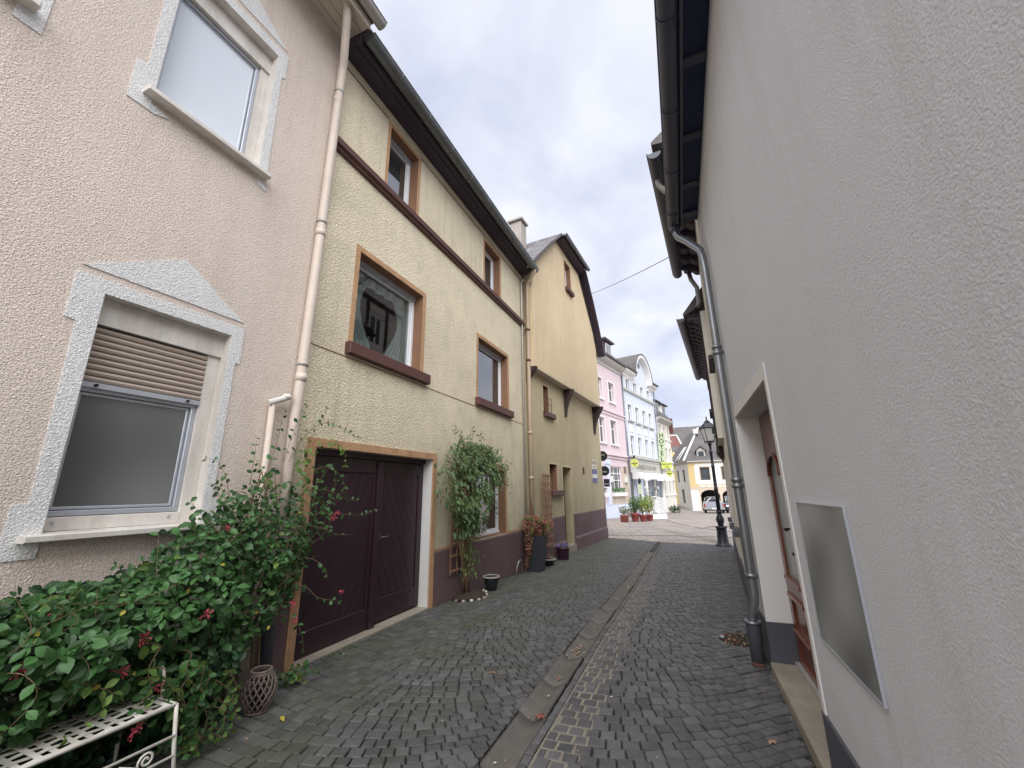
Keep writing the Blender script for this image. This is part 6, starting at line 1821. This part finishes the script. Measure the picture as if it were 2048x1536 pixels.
for k in range(12):
    b0 = pc + Vector((-.12, .1, .8)); shoot(sb2, l2m, [b0, b0 + Vector((-.02, random.uniform(-.08, .08), .4)), b0 + Vector((-.03, random.uniform(-.1, .1), random.uniform(.5, .85)))], .003, (.035, .022), .04)
build('stems', sb2, 'stem', tpn, recalc=False, kind='stuff'); build('russet_foliage', l2m, 'leaf_russet', tpn, recalc=False, kind='stuff')
build('green_foliage', l3m, 'leaf_light', tpn, recalc=False, kind='stuff')
# steel hoop
hp_ = build('wheel_hoop', MB().tube([(-3.52 + .04 * math.sin(math.pi * k / 14), 8.60 - .17 * math.cos(math.pi * k / 14), gz(-3.5, 8.6) + .30 * math.sin(math.pi * k / 14) ** .8) for k in range(15)], .013, 8), 'steel', origin=G(-3.52, 8.6))
props(hp_, 'bent steel hoop standing on the ground left of the tall anthracite planter', 'metal hoop')
p2 = pot('flower_bowl', 'low dark bowl with dead plants on the ground right of the tall planter', G(-3.34, 10.05), [(.09, 0), (.10, .01), (.16, .10), (.175, .13), (.175, .14)], 'pot_black', 'pot_rim')
tw_ = MB(); d0 = MB()
for k in range(22):
    a = random.uniform(0, 6.28); b0 = Vector(G(-3.34, 10.05, .12))
    shoot(tw_, d0, [b0, b0 + Vector((.06 * math.cos(a), .06 * math.sin(a), .07)), b0 + Vector((.14 * math.cos(a), .14 * math.sin(a), random.uniform(.04, .14)))], .002, (.025, .016), .03)
build('plant', tw_, 'stem', p2, recalc=False); build('dry_leaves', d0, 'leaf_dry', p2, recalc=False)
p3 = pot('flower_pot', 'dark purple square tub with violet flowers left of the narrow house door', G(-3.26, 11.05), [(.13, 0), (.14, .01), (.165, .26), (.18, .27), (.18, .30)], 'pot_purple', None, n=4 * 4)
fl_ = MB(); gl_ = MB()
for k in range(60):
    b0 = Vector(G(-3.26, 11.05, .30)) + Vector((random.uniform(-.14, .14), random.uniform(-.14, .14), random.uniform(0, .08)))
    add_leaf(gl_ if k % 2 else fl_, b0, Vector((.3, -.5, 1)) + rnd_dir() * .5, rnd_dir(), .05, .03)
build('flowers', fl_, 'flower_violet', p3, recalc=False, kind='stuff'); build('leaves', gl_, 'leaf', p3, recalc=False, kind='stuff')

# =================================================================== PLANTING PIT BY THE ZINC DOWNPIPE
pit = thing('planting_pit', 'small round planting pit ringed with setts beside the foot of the zinc downpipe', 'planting pit', G(.30, 5.62))
build('soil', MB().lathe(G(.30, 5.62, -.03), [(.22, 0), (.22, .012), (.1, .03), (.01, .035)], 18), 'soil', pit)
for k in range(9):
    a = math.pi * .55 + math.pi * 1.15 * k / 8
    x, y = .30 + .235 * math.cos(a), 5.62 + .30 * math.sin(a)
    st = [(x - math.sin(a) * p_ * .055 + math.cos(a) * q_ * .045, y + math.cos(a) * p_ * .055 + math.sin(a) * q_ * .045) for p_, q_ in ((-1, -1), (-1, 1), (1, 1), (1, -1))]
    mb = MB(); stone_mb(mb, st); build('edging_sett', mb, 'cobble', pit, recalc=False)
d1, d2, d3 = MB(), MB(), MB()
for k in range(90):
    a = random.uniform(0, 6.28); r = random.random() ** .5 * .19
    b0 = Vector(G(.30 + r * math.cos(a), 5.62 + r * 1.25 * math.sin(a), random.uniform(.0, .03)))
    add_leaf((d1, d1, d2, d1, d3)[k % 5], b0, Vector((0, 0, 1)) + rnd_dir() * .7, rnd_dir(), random.uniform(.02, .045), random.uniform(.012, .025), pts=5)
build('dry_leaves', d1, 'leaf_dry', pit, recalc=False, kind='stuff'); build('herbs', d2, 'leaf_light', pit, recalc=False, kind='stuff'); build('red_leaves', d3, 'leaf_red', pit, recalc=False, kind='stuff')
rock(G(.14, 5.60, .015), .03, 'alu', pit, 'stone')

# =================================================================== HOTEL TERRACE PLANTS
def tub(label, x, y, prof, m, kind_, h, r, n=16, cat='potted plant'):
    c = G(x, y)
    t = thing('potted_plant', label, cat, c, 'potted plants in front of the hotel')
    build('pot_body', MB().lathe(c, prof, n), m, t)
    zt = prof[-1][1]; lv = MB(); fl2 = MB(); st_ = MB()
    for k in range(9):
        a = random.uniform(0, 6.28)
        st_.tube([Vector(c) + Vector((0, 0, zt - .05)), Vector(c) + Vector((r * .5 * math.cos(a), r * .5 * math.sin(a), zt + h * .7))], .015, 5)
    for k in range(620):
        d = rnd_dir(); rr = random.random() ** .4
        pos = Vector(c) + Vector((d.x * r * rr, d.y * r * rr, zt + h * .55 + d.z * h * .5 * rr))
        L = random.uniform(.07, .13)
        add_leaf(fl2 if (kind_ == 'flower' and k % 2) or (kind_ == 'oleander' and k % 5 == 0) else lv, pos, Vector((0, -.5, .8)) + rnd_dir() * .8, rnd_dir() + Vector((0, 0, -.2)), L, L * .5, pts=5)
    build('foliage', lv, 'leaf_dark' if kind_ == 'box' else ('leaf_light' if kind_ in ('light', 'oleander') else 'leaf'), t, recalc=False, kind='stuff')
    build('stems', st_, 'stem', t)
    if fl2.v: build('flowers', fl2, 'flower_white' if kind_ == 'flower' else 'leaf_yellow', t, recalc=False, kind='stuff')
    return t
rp_ = lambda r, h: [(r * .38, 0), (r * .40, .02), (r * .54, h * .7), (r * .57, h * .71), (r * .57, h * .84)]
tub('white flowering plant in a low terracotta tub, nearest the pink house', -4.1, 28.0, [(.24, 0), (.26, .36), (.29, .37), (.29, .42)], 'terracotta', 'flower', .55, .32)
tub('round dark green shrub in a light red tub in front of the hotel', -3.5, 28.6, rp_(.50, .62), 'terracotta_red', 'green', 1.05, .42)
tub('yellow green shrub in a darker red tub right of the round shrub', -3.02, 28.8, rp_(.46, .50), 'terracotta_red', 'oleander', 1.15, .42)
tub('small yellowish shrub in a red tub beside the white lattice screen', -2.72, 29.8, rp_(.44, .48), 'terracotta_red', 'oleander', 1.2, .38)
tub('dark conifer in a pot behind the white lattice screen', -2.9, 36.5, rp_(.35, .4), 'pot_black', 'box', 1.9, .75)
bsh = thing('shrub', 'low dark bush growing at the foot of the white house beyond the hotel', 'bush', G(-1.7, 45.5))
lv = MB()
for k in range(260):
    d = rnd_dir(); add_leaf(lv, Vector(G(-1.7, 45.5, .35)) + Vector((d.x * .6, d.y * .5, d.z * .4)) * random.random() ** .4, Vector((0, -.5, .8)) + rnd_dir() * .8, rnd_dir(), .16, .09)
build('foliage', lv, 'leaf_dark', bsh, recalc=False, kind='stuff')
ls = thing('lattice_screen', 'white lattice screen with curved top standing on a white trough at the hotel', 'lattice screen', G(-2.2, 31.8))
FLt = Fr(0, 31.8, 78)
FLt = Fr(-2.35, 31.9, 80)
lz = gz(-2.2, 31.8)
build('trough', MB().bbox(FLt, -.45, .62, -.2, .2, lz, lz + .35, .04), 'trim_white', ls)
build('screen_frame', MB().tube([FLt.p(-.42, 0, lz + .35), FLt.p(-.42, 0, lz + 1.45), FLt.p(-.1, 0, lz + 1.55), FLt.p(.5, 0, lz + 1.38), FLt.p(.58, 0, lz + .35)], .035, 6), 'trim_white', ls)
lt = MB()
for k in range(16):
    u = -.42 + k * .125 - .5
    for s_ in (-1, 1):
        a = (u, lz + .38) if s_ > 0 else (u + 1.0, lz + .38)
        e = (a[0] + s_ * 1.05, lz + .38 + 1.05)
        # clip to the frame
        pts = [(a[0] + (e[0] - a[0]) * t / 12, a[1] + (e[1] - a[1]) * t / 12) for t in range(13)]
        pts = [p for p in pts if -.42 <= p[0] <= .56]
        if len(pts) > 1: lt.tube([FLt.p(p[0], .01 * s_, p[1]) for p in pts], .02, 4)
build('lattice', lt, 'trim_white', ls, recalc=False, kind='stuff')

# =================================================================== VEHICLES
def wheel(parent, x, y, z, r=.32, wd=.2):
    o = build('wheel', MB().tube([(x - wd / 2, y, z + r), (x + wd / 2, y, z + r)], r, 20, smooth=False), 'tyre', parent)
    build('rim', MB().tube([(x - wd / 2 - .006, y, z + r), (x + wd / 2 + .006, y, z + r)], r * .58, 16, smooth=False), 'alu', o)
    return o
vz = gz(1.8, 45)
pu = thing('parked_car', 'silver open backed pickup parked behind the street lamp, seen from the rear', 'car', (1.85, 45.5, vz))
def carF(x0, x1, y0, secs, name, m, parent):
    """loft of rounded cross-sections along y: (dy, half width, z bottom, z top, tumble)"""
    mb = MB(); P = []; xc = (x0 + x1) / 2; n = 12
    for (dy, hw_, zb, zt, tm) in secs:
        ring = [(-hw_, zb + .06), (-hw_ + .05, zb), (hw_ - .05, zb), (hw_, zb + .06), (hw_, zb + (zt - zb) * .45), (hw_ - tm * .4, zb + (zt - zb) * .8), (hw_ - tm, zt - .04), (hw_ - tm - .08, zt), (-hw_ + tm + .08, zt), (-hw_ + tm, zt - .04), (-hw_ + tm * .4, zb + (zt - zb) * .8), (-hw_, zb + (zt - zb) * .45)]
        P += [(xc + a, y0 + dy, vz + b_) for a, b_ in ring]
    f = []
    for i in range(len(secs) - 1):
        for k in range(n): f.append((i * n + k, i * n + (k + 1) % n, (i + 1) * n + (k + 1) % n, (i + 1) * n + k))
    f += [tuple(range(n)), tuple((len(secs) - 1) * n + k for k in reversed(range(n)))]
    mb.add(P, f)
    return build(name, mb, m, parent)
carF(.98, 2.78, 44.4, [(0, .84, .42, .98, .02), (.08, .9, .34, 1.02, .03), (1.9, .9, .32, 1.02, .03), (2.0, .9, .32, 1.04, .05), (4.4, .88, .32, 1.0, .08), (4.8, .8, .36, .9, .1)], 'body', 'car_silver', pu)
carF(1.08, 2.68, 46.4, [(0, .70, 1.04, 1.24, .05), (.25, .72, 1.04, 1.50, .16), (1.3, .72, 1.04, 1.50, .16), (1.8, .70, 1.04, 1.14, .1)], 'cab', 'car_dark', pu)
build('rear_window', MB().box(W, 1.32, 2.44, 46.44, 46.60, vz + 1.14, vz + 1.42), 'glass', pu)
build('bumper', MB().box(W, 1.0, 2.76, 44.28, 44.42, vz + .38, vz + .54), 'steel', pu)
build('tailgate', MB().bbox(W, 1.14, 2.62, 44.44, 44.38, vz + .60, vz + .96, -.01), 'car_silver', pu)
for x in (1.06, 2.70): build('tail_light', MB().box(W, x - .07, x + .07, 44.36, 44.42, vz + .60, vz + .86), 'lamp_red', pu)
build('number_plate', MB().box(W, 1.66, 2.10, 44.25, 44.28, vz + .40, vz + .51), 'plate_white', pu)
for x in (1.12, 2.64):
    for y in (45.3, 48.2): wheel(pu, x, y, vz)
for x in (1.2, 2.56): build('load_frame', MB().tube([(x, 44.5, vz + 1.0), (1.88 + (x - 1.88) * .25, 45.2, vz + 1.42)], .03, 5), 'trim_white', pu)
dk = thing('parked_car', 'dark estate car facing the square, parked right of the silver pickup', 'car', (3.7, 46, vz))
carF(2.85, 4.65, 45.2, [(0, .78, .3, .70, .05), (.12, .88, .24, .86, .06), (1.1, .9, .22, 1.0, .08), (4.3, .9, .24, 1.0, .06), (4.5, .8, .3, .9, .06)], 'body', 'car_dark', dk)
carF(2.95, 4.55, 46.2, [(0, .74, .98, 1.04, .05), (.65, .76, .98, 1.52, .16), (2.9, .76, .98, 1.50, .16), (3.3, .72, .98, 1.1, .1)], 'cabin', 'glass', dk)
build('roof', MB().bbox(W, 3.12, 4.38, 46.9, 49.0, vz + 1.49, vz + 1.54), 'car_dark', dk)
for s_ in (-1, 1): build('windscreen_pillar', MB().tube([(3.75 + s_ * .72, 46.25, vz + 1.03), (3.75 + s_ * .60, 46.86, vz + 1.52)], .03, 5), 'alu', dk)
build('windscreen_header', MB().tube([(3.15, 46.84, vz + 1.53), (4.35, 46.84, vz + 1.53)], .03, 5), 'alu', dk)
for x in (3.05, 4.45):
    build('headlight', MB().box(W, x - .13, x + .13, 45.18, 45.28, vz + .58, vz + .72), 'lamp_glass', dk)
    for y in (46.0, 48.9): wheel(dk, x, y, vz)
build('number_plate', MB().box(W, 3.5, 4.0, 45.16, 45.19, vz + .36, vz + .47), 'plate_white', dk)

# =================================================================== LITTER
def single_leaf(label, x, y, m, L, wd, lift=.012, n=1):
    mb = MB(); c = Vector(G(x, y, lift))
    if n == 1:
        add_leaf(mb, c, Vector((0, 0, 1)) + rnd_dir() * .25, rnd_dir(), L, wd)
    else:
        a0 = random.uniform(0, 6)
        for k in range(n):
            a = a0 + 2 * math.pi * k / (n + 2); add_leaf(mb, c, Vector((0, 0, 1)) + rnd_dir() * .2, Vector((math.cos(a), math.sin(a), .1)), L, wd)
    o = build('fallen_leaf', mb, m, origin=c, recalc=False)
    return props(o, label, 'leaf', 'leaves lying on the paving')
single_leaf('long yellow leaf on the cobbles right of the wicker basket', -2.98, 2.58, 'leaf_yellow', .09, .03)
single_leaf('reddish fallen maple leaf lying in the gutter stones near the front', -1.23, 3.38, 'leaf_red', .05, .03, .002, 5)
single_leaf('tan fallen leaf on the cobbles left of the gutter stones', -1.85, 3.85, 'leaf_dry', .045, .02, .012, 4)
single_leaf('pale curled leaf on the cobbles near the front of the brown door step', .30, 3.55, 'leaf_dry', .04, .025, .012, 4)
single_leaf('single curled tan leaf in the corner of the brown door threshold', .66, 3.5, 'leaf_dry', .05, .03, .09)
single_leaf('pale leaf on the moss below the garage gate corner', -3.42, 3.15, 'leaf_dry', .09, .03)
lt1, lt2, lt3 = MB(), MB(), MB()
for k in range(420):
    y = 1.6 + 14 * random.random() ** 1.7
    r_ = random.random()
    if r_ < .35: x = -3.6 + abs(random.gauss(0, .35))
    elif r_ < .5: x = -1.29 + random.gauss(0, .06)
    elif r_ < .62: x = .42 - abs(random.gauss(0, .12))
    else: x = random.uniform(-3.4, .4)
    in_ch = CH_L < x < CH_R
    L = random.uniform(.008, .028)
    add_leaf((lt1, lt2, lt3, lt1)[k % 4], Vector(G(x, y, -.018 if in_ch else .006)), Vector((0, 0, 1)) + rnd_dir() * .4, rnd_dir(), L, L * .55, pts=5)
for (yc, n_) in ((4.75, 42), (4.0, 10), (7.3, 10), (10.2, 18), (11.9, 10), (8.6, 8)):
    for k in range(n_):
        L = random.uniform(.015, .04)
        add_leaf(lt1 if k % 3 else lt3, Vector(G(-1.28 + random.gauss(0, .04), yc + random.gauss(0, .13), -.015 + random.random() * .012)), Vector((0, 0, 1)) + rnd_dir() * .5, rnd_dir(), L, L * .6)
build('leaf_litter', lt1, 'leaf_dry', lane, recalc=False, kind='stuff')
build('green_litter', lt2, 'leaf_light', lane, recalc=False, kind='stuff')
build('pale_litter', lt3, 'pebble', lane, recalc=False, kind='stuff')
# moss and weeds along the joints by the left wall
ms = MB()
for k in range(900):
    y = random.uniform(2.9, 12.5); x = (-3.62 if y < 9.4 else -3.52 + (y - 9.4) * .05) + abs(random.gauss(0, .05)) + .03
    if 3.2 < y < 5.45: x += .03
    L = random.uniform(.008, .022)
    add_leaf(ms, Vector(G(x, y, .0)), rnd_dir() + Vector((1, 0, .5)), Vector((random.uniform(-.3, .5), random.uniform(-.5, .5), 1)), L, L * .5, pts=5)
build('wall_foot_weeds', ms, 'leaf', lane, recalc=False, kind='stuff')
